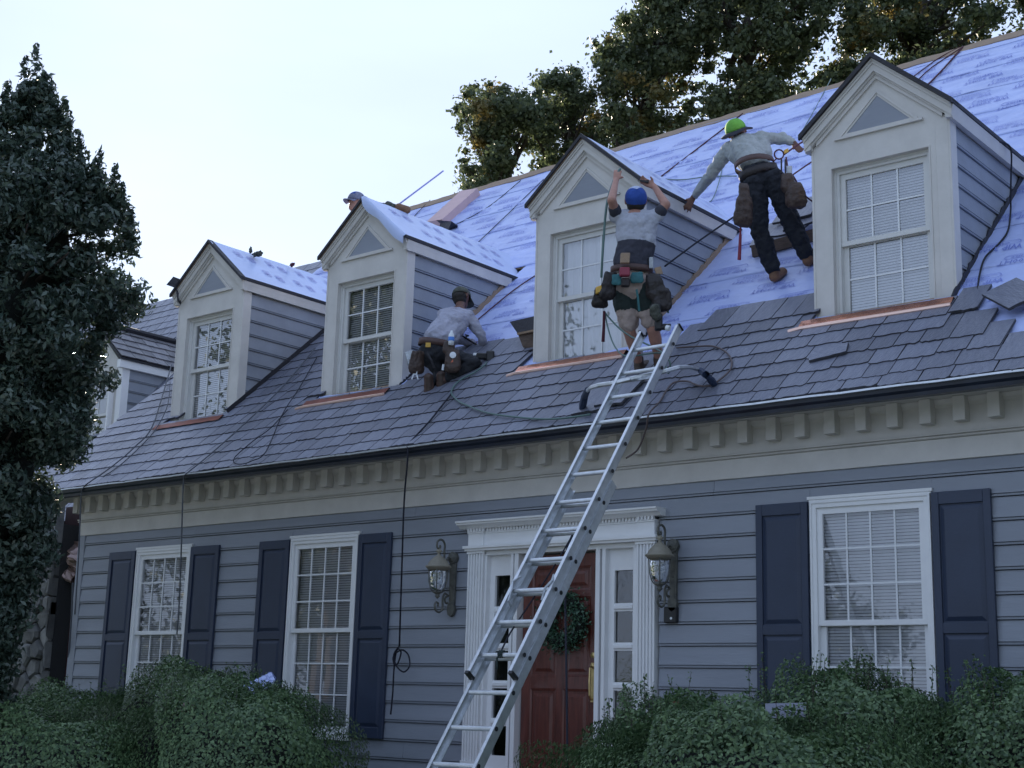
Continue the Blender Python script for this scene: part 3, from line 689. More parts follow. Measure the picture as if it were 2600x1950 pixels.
    for (A, B) in (((-wt, zb2), (0, za2)), ((0, za2), (wt, zb2))):
        a = Vector((cx + A[0], YD, A[1])); c = Vector((cx + B[0], YD, B[1])); t_ = (c - a).normalized(); nrm = Vector((t_.z, 0, -t_.x)); nrm = nrm if nrm.z < 0 else -nrm
        for (o0, o1, dd) in ((0, .02, .022), (.02, .04, .012)): ml.prism([a + nrm * o0 + t_ * o0 * .9, c + nrm * o0 - t_ * o0 * .9, c + nrm * o1 - t_ * o1 * .9, a + nrm * o1 + t_ * o1 * .9], (0, -dd, 0))
    ml.box(cx - wt - .03, cx + wt + .03, YD - .028, YD - .0005, zb2 - .012, zb2 + .012).box(cx - wt + .02, cx + wt - .02, YD - .014, YD - .0005, zb2 + .0125, zb2 + .034)
    ml.build('gable_moulding', M['trim'], D)
    # rake trim, two faces of stepped boards
    for sg in (-1, 1):
        rk = MB(); yb_ = YD + .005
        def P_(x, dz): return Vector((cx + sg * x, 0, ZAP - .045 - PIT * x - dz))
        for (d0, d1, yf) in ((0, .02, -.105), (.02, .045, -.09), (.045, .115, -.075), (.115, .135, -.05)):
            a0, a1, c0, c1 = P_(0, d0), P_(0, d1), P_(WO - .015, d0), P_(WO - .015, d1)
            rk.prism([Vector((q.x, yb_, q.z)) for q in (a0, c0, c1, a1)], (0, yf, 0))
        rk.build('rake_trim', M['trim'], D)
        # inner second board against the wall
        r2 = MB(); a0, a1, c0, c1 = P_(0, .135), P_(0, .175), P_(WO - .12, .135), P_(WO - .12, .175); r2.prism([Vector((q.x, yb_, q.z)) for q in (a0, c0, c1, a1)], (0, -.03, 0)); r2.build('rake_moulding', M['trim'], D)
        # eave fascia running back with soffit
        ye = GY + (6.80 - GZ) / math.tan(SLOPE) + .02
        fa = MB(); fa.prism([(cx + sg * CWF, YD - .06, 6.775), (cx + sg * (WO - .02), YD - .06, 6.765), (cx + sg * (WO - .012), YD - .06, 6.83), (cx + sg * (WO), YD - .06, 6.885), (cx + sg * CWF, YD - .06, 6.90)], (0, ye - YD + .06, 0)); fa.build('eave_fascia', M['trim'], D)
        # roof slab
        yr0 = YD - .12; yr_e = GY + (ZE - GZ) / math.tan(SLOPE) + .03; yr_r = GY + (ZAP - GZ) / math.tan(SLOPE) + .03
        nx, ny = 14, 46; th = .03
        matr = M['membrane2']
        V = []; F = []
        for a in range(nx + 1):
            u_ = a / nx
            for b_ in range(ny + 1):
                v_ = b_ / ny; x_ = WO * u_ * 1.0; yend = yr_r + (yr_e - yr_r) * u_; y_ = yr0 + (yend - yr0) * v_
                z_ = ZAP - PIT * x_ + (.006 * noise.noise(Vector((cx + x_ * 3 * sg, y_ * 3, k * 7))) + .004 * noise.noise(Vector((x_ * 11, y_ * 9, k * 3 + sg)))) + .004
                V.append((cx + sg * x_, y_, z_))
        F = [(a * (ny + 1) + b_, (a + 1) * (ny + 1) + b_, (a + 1) * (ny + 1) + b_ + 1, a * (ny + 1) + b_ + 1) for a in range(nx) for b_ in range(ny)]
        mr = MB(); mr.add(V, F); ob = mr.build('dormer_membrane', matr, D, smooth=True)
        dk = MB(); dk.prism([(cx, yr0 + .01, ZAP - .002), (cx + sg * (WO - .005), yr0 + .01, ZE - .002), (cx + sg * (WO - .005), yr0 + .01, ZE - .03), (cx, yr0 + .01, ZAP - .04)], (0, yr_e - yr0, 0)); dk.build('dormer_deck', M['plywood'], D)
        # dark drip edge along eave and rake
        de = MB(); t1 = .022 if k != 4 else .03
        de.box(cx + sg * (WO - .004) if sg > 0 else cx - WO - .008, cx + WO + .008 if sg > 0 else cx - WO + .004, yr0, yr_e + .03, ZE - .035, ZE + .006)
        if not (k == 2 and sg == 1):
            a0 = Vector((cx, yr0 - .012, ZAP + .008)); c0 = Vector((cx + sg * (WO + .012), yr0 - .012, ZAP + .008 - PIT * (WO + .012)))
            de.prism([a0, c0, c0 - Vector((0, 0, t1 + .02)), a0 - Vector((0, 0, t1 + .02))], (0, .03, 0))
            de.prism([a0 + Vector((0, .031, .001)), c0 + Vector((0, .031, .001)), c0 + Vector((0, .031, -.01)), a0 + Vector((0, .031, -.01))], (0, .16 if k == 4 else .05, 0))
        de.build('drip_edge', M['tar'], D)
        # square printed marks on the membrane
        if sg > 0 and k != 4:
            pm = MB(); rowi = 0
            for uu in (.22, .62):
                y_ = .9 + (.28 if rowi else 0)
                while y_ < yr_r:
                    if y_ < yr_r + (yr_e - yr_r) * uu - .15:
                        for kind, dy in ((0, 0), (1, .2)):
                            x0_ = WO * uu; 
                            def Q(a, b_): xx = x0_ + (.04 if kind else 0) + a; return Vector((cx + xx, y_ + dy + b_, ZAP - PIT * xx + .016))
                            q = .055
                            rects = [(-q, -q + .012, -q, q), (q - .012, q, -q, q), (-q + .012, q - .012, -q, -q + .012), (-q + .012, q - .012, q - .012, q)] + ([(-.02, .02, -.03, .03)] if not kind else [(-q + .02, -.01, -.04, .04), (.005, .02, -.04, .0), (.005, .035, .012, .035)])
                            for a0_, a1_, b0_, b1_ in rects: pm.add([Q(a0_, b0_), Q(a1_, b0_), Q(a1_, b1_), Q(a0_, b1_)], [(0, 1, 2, 3)])
                    y_ += .56
                rowi += 1
            tag(pm.build('printed_marks', M['print2'], D), kind='stuff')
    if k == 2:   # membrane folded down over the front rake
        fl = MB(); V = []
        for a in range(13):
            u_ = a / 12; x_ = (WO + .01) * u_; zt_ = ZAP + .012 - PIT * x_; dr = .13 + .02 * math.sin(a * .9)
            V += [(cx + x_, YD - .115, zt_), (cx + x_ - .005, YD - .15 - .006 * math.sin(a * 1.7), zt_ - .03), (cx + x_ - .03 * u_, YD - .125 - .01 * math.sin(a * 1.3), zt_ - dr)]
        fl.add(V, [(a * 3 + q, a * 3 + q + 1, a * 3 + q + 4, a * 3 + q + 3) for a in range(12) for q in (0, 1)]); fl.build('membrane_flap', M['membrane2'], D, smooth=True)
    # copper apron below the window
    new = k in (3, 4)
    cp = MB(); V = []; nn_ = 20; x0_, x1_ = cx - CWF - .05, cx + CWF + (.07 if k == 4 else .02)
    for q in range(nn_ + 1):
        x_ = x0_ + (x1_ - x0_) * q / nn_; w1 = .004 * math.sin(q * 1.9 + k)
        V += [(x_, YD - .004, 5.075), (x_, YD - .016 + w1, 5.062), (x_, YD - .022 + w1, 5.03 + w1), tuple(RP(x_, 1.385 + w1, .082)), tuple(RP(x_, 1.285, .072 + w1 * .5))]
    cp.add(V, [(q * 5 + t_, q * 5 + t_ + 1, q * 5 + t_ + 6, q * 5 + t_ + 5) for q in range(nn_) for t_ in range(4)]); cp.build('copper_apron', M['copper'] if new else M['coppdark'], D, smooth=True)
    lp = MB(); lp.tube([RP(x0_ - .09, 1.25, .062), RP(x0_ + .02, 1.268, .068), RP(x1_ + (.0 if k != 1 else -.6), 1.268, .068)], .018, 6, flat=.6)
    if k != 1: lp.build('copper_lip', M['copperlip'], D)
for k, cx in DORM.items(): dormer(k, cx)

# ------------------------------------------------------------------ wing behind the left gable
wing = thing('house_wing', 'low grey wing with old slate roof and a dormer, half hidden behind the holly', 'house wing')
WY = 2.0; WG = (WY - .55, 4.6)        # eave y, z of the wing roof
WDX, WDY = -11.15, 2.6                # right front corner of its dormer
WS_ = R_(50); WC, WN = math.cos(WS_), math.sin(WS_); RW = Matrix(((1, 0, 0), (0, WC, -WN), (0, WN, WC)))
def WP(x, s, h=0.): return Vector((x, 1.25 + s * WC - h * WN, 4.1 + s * WN + h * WC))
m = MB(); m.box(-24, -8.3, 1.9, 9, .3, 4.6); m.build('wing_wall', M['siding'], wing)
WR_ = lambda x: 5.55
m = MB(); m.prism([WP(-24, -.1, -.02), WP(-24, 6.45, -.02), WP(-24, 6.3, -.25), WP(-24, 0, -.25)], (15.6, 0, 0)); m.build('wing_roof_deck', M['tar'], wing)
m = MB(); m.prism([WP(-24, 6.45, -.02), WP(-24, 6.45, -.2), Vector((-24, 9.5, 4.1))], (15.6, 0, 0)); m.build('wing_rear_roof', M['oldslate'], wing)
wm = MB(); cnt = 0
for c in range(28):
    s = -.1 + c * .235; x = -20 + rs_.uniform(0, .3)
    while x < -8.6:
        wd = rs_.choice((.22, .26, .3, .34)); xc = x + wd / 2
        if not (xc > WDX - 1.34 and xc < WDX + .0 and s > 1.8 and s < 4.4):
            Rm = RW @ Matrix.Rotation(rs_.uniform(-.02, .02), 3, 'Z') @ Matrix.Rotation(-.035 + rs_.uniform(-.01, .01), 3, 'X'); loc = WP(xc, s, .03)
            if xc > -15.5 and s > 2.2 and cnt < 290:
                o = link('roof_slate', rs_.choice(SLM), wing); Mx = Rm.to_4x4(); Mx.translation = loc; o.matrix_world = Mx @ Matrix.Diagonal((wd - .004, min(1, (6.5 - s) / .46), 1, 1)); cnt += 1
            else:
                me = rs_.choice(SLM); b0 = len(wm.v); wm.v += [tuple(loc + Rm @ Vector((v.co.x * wd, v.co.y * min(1, (6.5 - s) / .46), v.co.z))) for v in me.vertices]
                for p in me.polygons: wm.f.append(tuple(b0 + q for q in p.vertices)); wm.m.append(p.material_index)
        x += wd + .01
tag(wm.build('far_slates', [M['slate'], M['slate_edge']], wing), kind='stuff')
wd_ = MB(); wd_.prism([(WDX - 1.32, WDY, 5.0), (WDX - .012, WDY, 5.0), (WDX - .012, WDY, 6.84), (WDX - .66, WDY, 7.45), (WDX - 1.32, WDY, 6.84)], (0, 3.2, 0)); wdo = wd_.build('wing_dormer', M['trim'], wing)
z = 6.80
while z > 4.9:
    ms = MB(); pr = siding_profile(z - EXPO, EXPO, 0, 1); ms.prism([(WDX - .014 + o, WDY + .12, zz) for o, zz in pr], (0, 3.0, 0)); ms.build('siding_board', M['siding'], wdo); z -= EXPO
for a_, b_ in ((WDX - .12, WDX + .01), (WDX - 1.34, WDX - 1.2)): m = MB(); m.box(a_, b_, WDY - .02, WDY + .12, 5.0, 6.84); m.build('corner_board', M['white'], wdo)
m = MB(); m.box(WDX - .02, WDX + .07, WDY - .12, 6.2, 6.80, 6.93); m.build('eave_fascia', M['white'], wdo)
window(wdo, WDX - .66, 5.4, 6.7, .45, WDY - .06, 3, 2, 6.05, outm='white')
rf = MB(); rf.prism([(WDX - .66, WDY - .14, 7.62), (WDX + .1, WDY - .14, 6.955), (WDX + .1, WDY - .14, 6.93), (WDX - .66, WDY - .14, 7.56)], (0, 3.9, 0)).prism([(WDX - .66, WDY - .14, 7.62), (WDX - 1.42, WDY - .14, 6.955), (WDX - 1.42, WDY - .14, 6.93), (WDX - .66, WDY - .14, 7.56)], (0, 3.9, 0)); rf.build('dormer_roof', M['tar'], wdo)
pt_ = math.atan2(.665, .76); LP = math.hypot(.665, .76)
for c in range(5):
    a0 = LP - .02 - c * .205; y = WDY - .2 + rs_.uniform(0, .1)
    while y < 6.3:
        wl = rs_.choice((.22, .28, .33)); hh = .03 + rs_.uniform(0, .006)
        def RS(a, yy, h): return Vector((WDX - .66 + a * math.cos(pt_) + h * math.sin(pt_), yy, 7.62 - a * math.sin(pt_) + h * math.cos(pt_)))
        p0, p1 = a0 + rs_.uniform(-.01, .01), max(0, a0 - .3); m = MB()
        m.add([RS(p0, y, hh), RS(p0, y + wl - .01, hh), RS(p1, y + wl - .01, .008), RS(p1, y, .008), RS(p0, y, hh - .016), RS(p0, y + wl - .01, hh - .016)], [(0, 1, 2, 3), (0, 4, 5, 1), (0, 3, 4), (1, 5, 2)])
        m.build('roof_slate', M['oldslate'], wdo); y += wl
m = MB(); m.tube([(WDX - .66, WDY - .16, 7.655), (WDX - .66, 6.4, 7.655)], .06, 8); m.build('ridge_roll', M['tar'], wdo)
# link wall of the wing with maroon boards and a hanging crumpled sheet
m = MB()
for i in range(9): m.box(-9.75 + i * .135, -9.75 + i * .135 + .13, .86, .9, .6, 3.6)
m.box(-9.8, -8.5, .9, 1.0, .6, 4.2); m.build('maroon_door_wall', M['maroon'], wing)
cr = MB(); V = []; nx_, nz_ = 16, 16; r_ = random.Random(5)
for a in range(nx_ + 1):
    for b_ in range(nz_ + 1):
        u_, v_ = a / nx_, b_ / nz_; p = wall(112 + 90 * u_, 1374 + (35 + 85 * u_ ** .8) * v_ + 20 * (1 - u_) * 0, .78)
        f = noise.noise(Vector((u_ * 4.2, v_ * 3.4, 1.7))) * .22 + noise.noise(Vector((u_ * 9, v_ * 9, 4))) * .07
        V.append((p.x, p.y - .05 + f, p.z))
cr.add(V, [(a * (nz_ + 1) + b_, (a + 1) * (nz_ + 1) + b_, (a + 1) * (nz_ + 1) + b_ + 1, a * (nz_ + 1) + b_ + 1) for a in range(nx_) for b_ in range(nz_)])
tag(cr.build('crumpled_sheet', M['foil']), 'crumpled brown foil sheet hanging under the eave at the left house corner', 'sheet')
cp = MB(); cp.tube([at(185, 1480, 18.5), at(182, 1560, 18.5), at(176, 1640, 18.5), at(170, 1760, 18.5)], .012, 6); tag(cp.build('dangling_cord', M['rope_grey']), 'thin pinkish cord hanging down along the left house corner', 'cord')

# stone wall
sw = thing('stone_wall', 'grey fieldstone wall at the far left behind the holly tree', 'wall')
m = MB(); sy = .55; m.box(-12.5, -9.38, sy + .05, sy + .4, .5, 3.9); m.build('mortar_bed', M['mortar'], sw)
r_ = random.Random(3); pts_ = []
def clip_poly(P, a, b_):    # keep side nearer to a than b
    mid = (a + b_) / 2; n_ = b_ - a; out = []
    for i in range(len(P)):
        p, q = P[i], P[(i + 1) % len(P)]; dp, dq = (p - mid).dot(n_), (q - mid).dot(n_)
        if dp <= 0: out.append(p)
        if dp * dq < 0: out.append(p + (q - p) * (dp / (dp - dq)))
    return out
seeds = [Vector((-12.4 + i * .27 + r_.uniform(-.09, .09) + (j % 2) * .13, 1.0 + j * .22 + r_.uniform(-.07, .07))) for i in range(12) for j in range(14)]
for a in seeds:
    P = [a + Vector(q) for q in ((-.4, -.4), (.4, -.4), (.4, .4), (-.4, .4))]
    for b_ in seeds:
        if b_ is not a and (b_ - a).length < .8: P = clip_poly(P, a, b_)
        if len(P) < 3: break
    if len(P) < 3: continue
    P = [Vector((min(max(p.x, -12.5), -9.37), p.y)) for p in P]
    c = sum(P, Vector((0, 0))) / len(P); dpt = r_.uniform(.03, .1); Q = [c + (p - c) * .90 for p in P]; q2 = [c + (p - c) * .74 for p in P]; n_ = len(P); jt = [r_.uniform(-.02, .02) for _ in P]
    m = MB(); m.add([(p.x, sy + .06, p.y) for p in Q] + [(p.x, sy - dpt * .5, p.y) for p in Q] + [(p.x, sy - dpt + jt[i], p.y) for i, p in enumerate(q2)],
                    [(i, (i + 1) % n_, n_ + (i + 1) % n_, n_ + i) for i in range(n_)] + [(n_ + i, n_ + (i + 1) % n_, 2 * n_ + (i + 1) % n_, 2 * n_ + i) for i in range(n_)] + [tuple(range(2 * n_, 3 * n_))])
    m.build('stone', M['stone'], sw)

# ------------------------------------------------------------------ wall lamps, chime box
def wall_lamp(x, label):
    L_ = thing('wall_lantern', label, 'lamp', 'lanterns either side of the front door'); Y = -.27
    p = MB(); p.prism([(x - .035, -.03, 2.52), (x + .035, -.03, 2.52), (x + .04, -.03, 2.98), (x - .04, -.03, 2.98)], (0, -.03, 0))
    p.prism([(x + .06 * math.cos(a), -.03, 3.02 + .065 * math.sin(a)) for a in np.linspace(0, 2 * math.pi, 9)[:-1]], (0, -.045, 0)); p.prism([(x + .05 * math.cos(a), -.03, 2.50 + .075 * math.sin(a)) for a in np.linspace(0, 2 * math.pi, 9)[:-1]], (0, -.045, 0))
    p.lathe((x, -.075, 3.02), [(.001, .02), (.03, .015), (.05, 0)], 8, axis=(0, -1, 0)); p.lathe((x, -.06, 2.74), [(.001, .01), (.01, .008), (.01, 0)], 8, axis=(0, -1, 0)); p.build('back_plate', M['lamp'], L_, bevel=.004)
    def sc(cy, cz, r0, r1, a0, a1, n=16): return [(x, cy + (r0 + (r1 - r0) * i / n) * math.cos(R_(a0 + (a1 - a0) * i / n)), cz + (r0 + (r1 - r0) * i / n) * math.sin(R_(a0 + (a1 - a0) * i / n))) for i in range(n + 1)]
    a = MB(); up = sc(-.115, 2.99, .02, .05, 60, 300, 10) + [(x, -.11, 2.93), (x, -.16, 2.94), (x, -.185, 3.0), (x, -.19, 3.08)] + sc(-.245, 3.125, .06, .065, 0, 150, 8) + sc(-.27, 3.12, .035, .012, 180, 400, 10)
    a.tube(up, [.011] * len(up), 8); a.build('upper_scroll', M['lamp'], L_, smooth=True)
    a = MB(); lo = sc(-.12, 2.58, .018, .05, -60, -290, 10) + [(x, -.12, 2.64), (x, -.16, 2.655), (x, -.185, 2.62), (x, -.19, 2.56)] + sc(-.245, 2.52, .06, .06, 0, -150, 8) + sc(-.27, 2.53, .035, .012, 180, -40, 10)
    a.tube(lo, [.011] * len(lo), 8); a.build('lower_scroll', M['lamp'], L_, smooth=True)
    d = MB(); d.lathe((x, Y, 0), [(.001, 3.10), (.012, 3.095), (.03, 3.075), (.034, 3.065), (.014, 3.05), (.016, 3.03), (.035, 3.018), (.07, 2.99), (.10, 2.955), (.112, 2.925), (.130, 2.918), (.132, 2.905), (.118, 2.898), (.112, 2.885), (.09, 2.88), (.001, 2.88)], 24); d.build('dome', M['lampdome'], L_, smooth=True)
    g = MB(); g.lathe((x, Y, 0), [(.088, 2.882), (.088, 2.84), (.082, 2.76), (.066, 2.70), (.045, 2.668)], 20); g.build('lantern_glass', M['glass_lamp'], L_, smooth=True)
    c = MB()
    for q in range(4):
        t = q * math.pi / 2 + .6; pr = [(.098, 2.9), (.096, 2.84), (.09, 2.76), (.073, 2.695), (.048, 2.66)]; c.tube([(x + r * math.cos(t), Y + r * math.sin(t), z) for r, z in pr], .006, 6)
    c.lathe((x, Y, 0), [(.001, 2.668), (.05, 2.668), (.052, 2.655), (.03, 2.645), (.018, 2.63), (.03, 2.618), (.012, 2.6), (.001, 2.59)], 16); c.build('cage', M['lamp'], L_, smooth=True)
    b_ = MB(); b_.tube([(x, Y, 2.67), (x, Y, 2.74)], .012, 8)
    for q in (-1, 1): b_.tube([(x + q * .02, Y, 2.7), (x + q * .02, Y, 2.77)], .008, 6)
    b_.build('candle_holder', M['blind'], L_)
wall_lamp(-1.315, 'weathered bronze scroll lantern on the grey siding left of the door'); wall_lamp(1.35, 'weathered bronze scroll lantern right of the door above the black chime box')
m = MB(); m.box(1.262, 1.395, -.075, -.022, 2.33, 2.475); cb = m.build('doorbell_box', M['plastic_black'], None, bevel=.008)
tag(cb, 'small black doorbell box on the siding under the right lantern', 'doorbell')
m = MB(); m.lathe((1.345, -.0755, 2.37), [(.001, .004), (.012, .003), (.012, 0)], 12, axis=(0, -1, 0)); m.build('button', M['plastic_white'], cb)

# ------------------------------------------------------------------ ladder
lad = thing('extension_ladder', 'long aluminium extension ladder leaning on the roof edge over the front door', 'ladder')
LT = Vector((1.492, -.90, 4.642)); LD = Vector((.0087, -.587, -.8095)).normalized(); LE = Vector((1, .0, 0)); LE = (LE - LD * LE.dot(LD)).normalized(); LN = LD.cross(LE)   # towards the camera side
if LN.y > 0: LN = -LN
W_ = .379
def rail(off, n0, n1, t0, t1, side, name):
    m = MB(); base = LT + LE * off; A = base + LD * t0; B = base + LD * t1; wd_ = .026 * side
    # channel: web outside, two flanges
    for (e0, e1, a0, a1) in ((0, .003 * side, n0, n1), (.003 * side, -wd_, n0, n0 + .0035), (.003 * side, -wd_, n1 - .0035, n1)):
        P = [A + LE * e0 + LN * a0, A + LE * e1 + LN * a0, A + LE * e1 + LN * a1, A + LE * e0 + LN * a1]; m.prism(P, B - A)
    m.build(name, M['alu'], lad)
for sd_, off in ((-1, -.014), (1, W_ + .014)):
    rail(off, -.035, .04, -.22, 11 * .305 + .17, sd_, 'fly_rail')
    rail(off + .012 * sd_, -.115, -.038, 5.2 * .305, 5.8, sd_, 'base_rail')
def rung(t, n, name):
    m = MB(); c = LT + LD * t + LN * n; m.tube([c - LE * .012, c + LE * (W_ + .012)], .0175, 10, flat=.85); m.build(name, M['alu'], lad)
    e = MB()
    for q, s_ in ((-.012 - .018, -1), (W_ + .012 + .018, 1)): e.tube([c + LE * (q - .003 * s_), c + LE * (q + .003 * s_)], .017, 10)
    e.build('rung_end', M['rubber'], lad)
for i in range(12): rung(.305 * i, .003, 'fly_rung')
for i in range(6, 19): rung(.305 * i - .02, -.06, 'base_rung')
for o_ in (-.014, W_ + .014):
    m = MB(); c = LT + LE * o_; m.obox(c + LD * (11 * .305 + .18), LE * .018, LN * .042, LD * .012); m.build('rail_cap', M['plastic_black'], lad)
    m = MB(); m.obox(c + LD * -.225 + LN * .0, LE * .014, LN * .04, LD * .006); m.build('rail_cap', M['plastic_black'], lad)
for side, o_ in ((-1, .03), (1, W_ - .03)):
    m = MB(); c = LT + LE * o_ + LD * (9 * .305); m.tube([c - LD * .12 + LN * .03, c - LD * .05 + LN * .05 - LE * .03 * side * -1, c + LD * .02 + LN * .05, c + LD * .12 + LN * .03, c + LD * .13 - LN * .02], .009, 6); m.build('rung_lock', M['aluworn'], lad)
dl = (LT + LD * .6 - CAM).dot(CF); dr_ = 13.9
def arm(pts, pad):
    m = MB(); m.tube([at(*p) for p in pts], .021, 6, flat=.8); m.build('stabilizer_arm', M['alu'], lad, smooth=False)
    m = MB(); m.tube([at(*p) for p in pad], [.028, .034, .036, .03], 8); m.build('stabilizer_pad', M['navypad'], lad)
LB = (roof(1477, 1045, .04) - CAM).dot(CF); RB = (roof(1816, 978, .04) - CAM).dot(CF)
arm([(1600, 962, dl + .06), (1555, 973, dl + .1), (1520, 978, dl + .2), (1500, 984, dl + .4), (1490, 993, dl + .7)], [(1492, 990, dl + .65), (1485, 1005, LB - .2), (1480, 1028, LB - .08), (1478, 1048, LB)])
arm([(1600, 962, dl + .06), (1690, 942, dl + .1), (1722, 933, dl + .2), (1748, 932, dl + .4), (1776, 939, dl + .7)], [(1778, 940, dl + .72), (1792, 951, RB - .25), (1805, 965, RB - .1), (1818, 982, RB)])
m = MB(); c = LT + LD * (.305 * 1.18); m.obox(c + LE * W_ / 2 - LN * .035, LE * .2, LD * .022, LN * .004); m.build('stabilizer_plate', M['aluworn'], lad)
# ladder cords
def rope(name, pts, r, mt, label, cat='rope', group=None, sub=6, sag=0.):
    P = [Vector(p) for p in pts]; Q = []
    for i in range(len(P) - 1):     # catmull-rom
        p0, p1, p2, p3 = P[max(i - 1, 0)], P[i], P[i + 1], P[min(i + 2, len(P) - 1)]
        for k_ in range(sub):
            t = k_ / sub; Q.append(.5 * ((2 * p1) + (p2 - p0) * t + (2 * p0 - 5 * p1 + 4 * p2 - p3) * t * t + (3 * p1 - p0 - 3 * p2 + p3) * t ** 3))
    Q.append(P[-1]); m = MB(); m.tube(Q, r, 6); o = m.build(name, M[mt], None, smooth=True); return tag(o, label, cat, group)
def LPt(a, t, n=.05): return LT + LE * a + LD * t + LN * n
hp = rope('halyard_rope', [LPt(.26, 2.15, -.05), LPt(.22, 2.45, -.06), LPt(.15, 2.8, -.07), LPt(.12, 3.1, -.05), LPt(.17, 3.33, .0), LPt(.19, 3.345, .03)], .007, 'rope_dark', 'dark halyard running down between the rungs of the ladder')
rope('halyard_tail', [LPt(.26, 2.15, -.05), LPt(.27, 2.3, -.06), wall(1435, 1480, -1.6), wall(1438, 1700, -1.9), wall(1441, 1949, -2.2)], .009, 'rope_dark', 'dark blue rope hanging straight down in front of the wreath and door')
m = MB(); c = LPt(.19, 3.345, .003)
for q in (-.012, .004, .02): m.tube([c + LE * q + LN * (.024 * math.cos(a)) + LD * (.024 * math.sin(a)) for a in np.linspace(0, 2 * math.pi, 11)], .007, 6)
m.tube([c + LN * .02, c + LN * .03 - LE * .02 + Vector((0, 0, -.05)), c + LN * .02 - LE * .025 + Vector((0, 0, -.12))], .008, 6); m.build('rope_knot', M['green_dark'], lad)

# ------------------------------------------------------------------ roof ropes and hoses
def RR_(pts, h=.03): return [roof(u, v, h + (.032 if h >= .045 else 0)) for u, v in pts]
gut = lambda u, v: wall(u, v, -.60)
rope('safety_rope', RR_([(1363, 697), (1300, 740), (1214, 811)], .03), .008, 'rope_red', 'dark red rope crossing the underlayment right of the kneeling man')
rope('hanging_rope', RR_([(1146, 1000), (1118, 1035), (1090, 1070)], .05) + [roof(1038, 1127, .05), gut(1036, 1140), wall(1034, 1180, -.59), wall(1026, 1275, -.5), wall(1020, 1450, -.35), wall(1014, 1640, -.2)], .0095, 'rope_dark', 'black rope dropping from the gutter to a loop beside the shutter')
lp_ = [(1014, 1640), (1000, 1662), (1006, 1690), (1025, 1706), (1040, 1690), (1036, 1662), (1020, 1650), (1004, 1660), (998, 1672), (1003, 1690), (1012, 1680), (1018, 1655), (1008, 1650)]
rope('rope_loop', [wall(u, v, -.2 + .004 * i) for i, (u, v) in enumerate(lp_)] + [wall(1001, 1690, -.17), wall(997, 1760, -.16), wall(992, 1814, -.16)], .0085, 'rope_dark', 'knotted loop with short tail at the end of the black hanging rope')
rope('life_line', RR_([(1886, 288), (1800, 355), (1676, 450)], .02), .010, 'rope_red', 'dark rope running from the ridge behind the green capped man down left')
rope('hose_on_roof', RR_([(1582, 424)], .1) + RR_([(1625, 436), (1680, 453), (1734, 456), (1800, 448), (1870, 447)], .03), .008, 'hose_green', 'thin green air hose lying on the underlayment above the third dormer', 'hose')
rope('hose_loop_on_roof', RR_([(1834, 425), (1826, 460), (1812, 500), (1796, 515), (1760, 517), (1726, 500)], .03), .006, 'hose_green', 'thin pale hose loop beside the outstretched arm', 'hose')
rope('tether_rope', [at(1864, 550, 14.35), at(1770, 615, 13.95), at(1688, 676, 13.65)], .009, 'rope_dark', 'dark tether strung between the tool belts past the third dormer cheek')
rope('hand_hose', [at(1575, 428, 13.75), at(1560, 455, 13.7), at(1545, 500, 13.6), at(1538, 540, 13.55), at(1533, 600, 13.5), at(1529, 660, 13.45), at(1527, 705, 13.45)], .013, 'hose_green', 'green hose hanging from the raised left hand', 'hose')
rope('belt_hose', [at(1534, 790, 13.3), at(1545, 805, 13.25), at(1574, 835, 13.1), at(1612, 860, 12.9), at(1655, 880, 12.7), at(1688, 900, 12.5), at(1702, 925, 12.45), at(1697, 948, 12.5), at(1690, 930, 12.6), at(1680, 915, 12.6)], .008, 'hose_green', 'green hose looping from the left pouch over the ladder top', 'hose')
rope('slack_hose', [at(1536, 795, 13.32), at(1543, 830, 13.2), at(1556, 870, 13.0), at(1575, 897, 12.75), at(1600, 905, 12.55), at(1640, 899, 12.45), at(1670, 896, 12.4), at(1690, 902, 12.4)], .007, 'hose_green', 'slack green hose drooping from pouch to ladder top', 'hose')
rope('brown_hose', RR_([(1718, 883), (1765, 880), (1810, 879), (1842, 893), (1857, 915), (1853, 940), (1826, 965), (1800, 980), (1770, 978), (1745, 968), (1710, 972), (1690, 995), (1675, 1020)], .05) + [wall(1648, 1050, -.75), wall(1640, 1090, -.7), wall(1620, 1140, -.62), wall(1590, 1163, -.6)], .009, 'hose_brown', 'brown hose looping over the slates right of the ladder top', 'hose')
rope('nailer_hose', [at(1238, 912, 16.0)] + RR_([(1232, 925), (1206, 945), (1173, 962), (1153, 980), (1146, 998), (1160, 1015), (1181, 1027), (1241, 1049), (1322, 1060), (1377, 1064), (1430, 1062), (1500, 1052)], .05), .010, 'hose_green', 'pale green hose snaking over the slates from the nail gun', 'hose')
rope('left_rope', RR_([(800, 884), (750, 945), (702, 998), (640, 1058), (572, 1120), (520, 1165), (473, 1203)], .06) + [gut(467, 1215), wall(464, 1260, -.58), wall(460, 1400, -.5), wall(455, 1530, -.4), wall(449, 1610, -.36)], .009, 'rope_grey', 'grey rope lying down the slates and over the gutter between left shutters')
rope('thin_line', RR_([(806, 905), (760, 985), (718, 1050), (675, 1147), (640, 1170), (615, 1178), (596, 1176), (594, 1165), (607, 1150), (645, 1118), (688, 1086), (730, 1040)], .055), .006, 'rope_dark', 'thin dark cord looped on the slates between the two left dormers')
rope('corner_rope', RR_([(436, 925), (405, 1030), (392, 1070), (374, 1104), (345, 1132), (317, 1158), (270, 1195), (229, 1223)], .06) + [gut(212, 1238), wall(206, 1262, -.57), wall(200, 1400, -.5), wall(190, 1560, -.45)], .009, 'rope_grey', 'grey rope draped over the slates at the left roof corner')
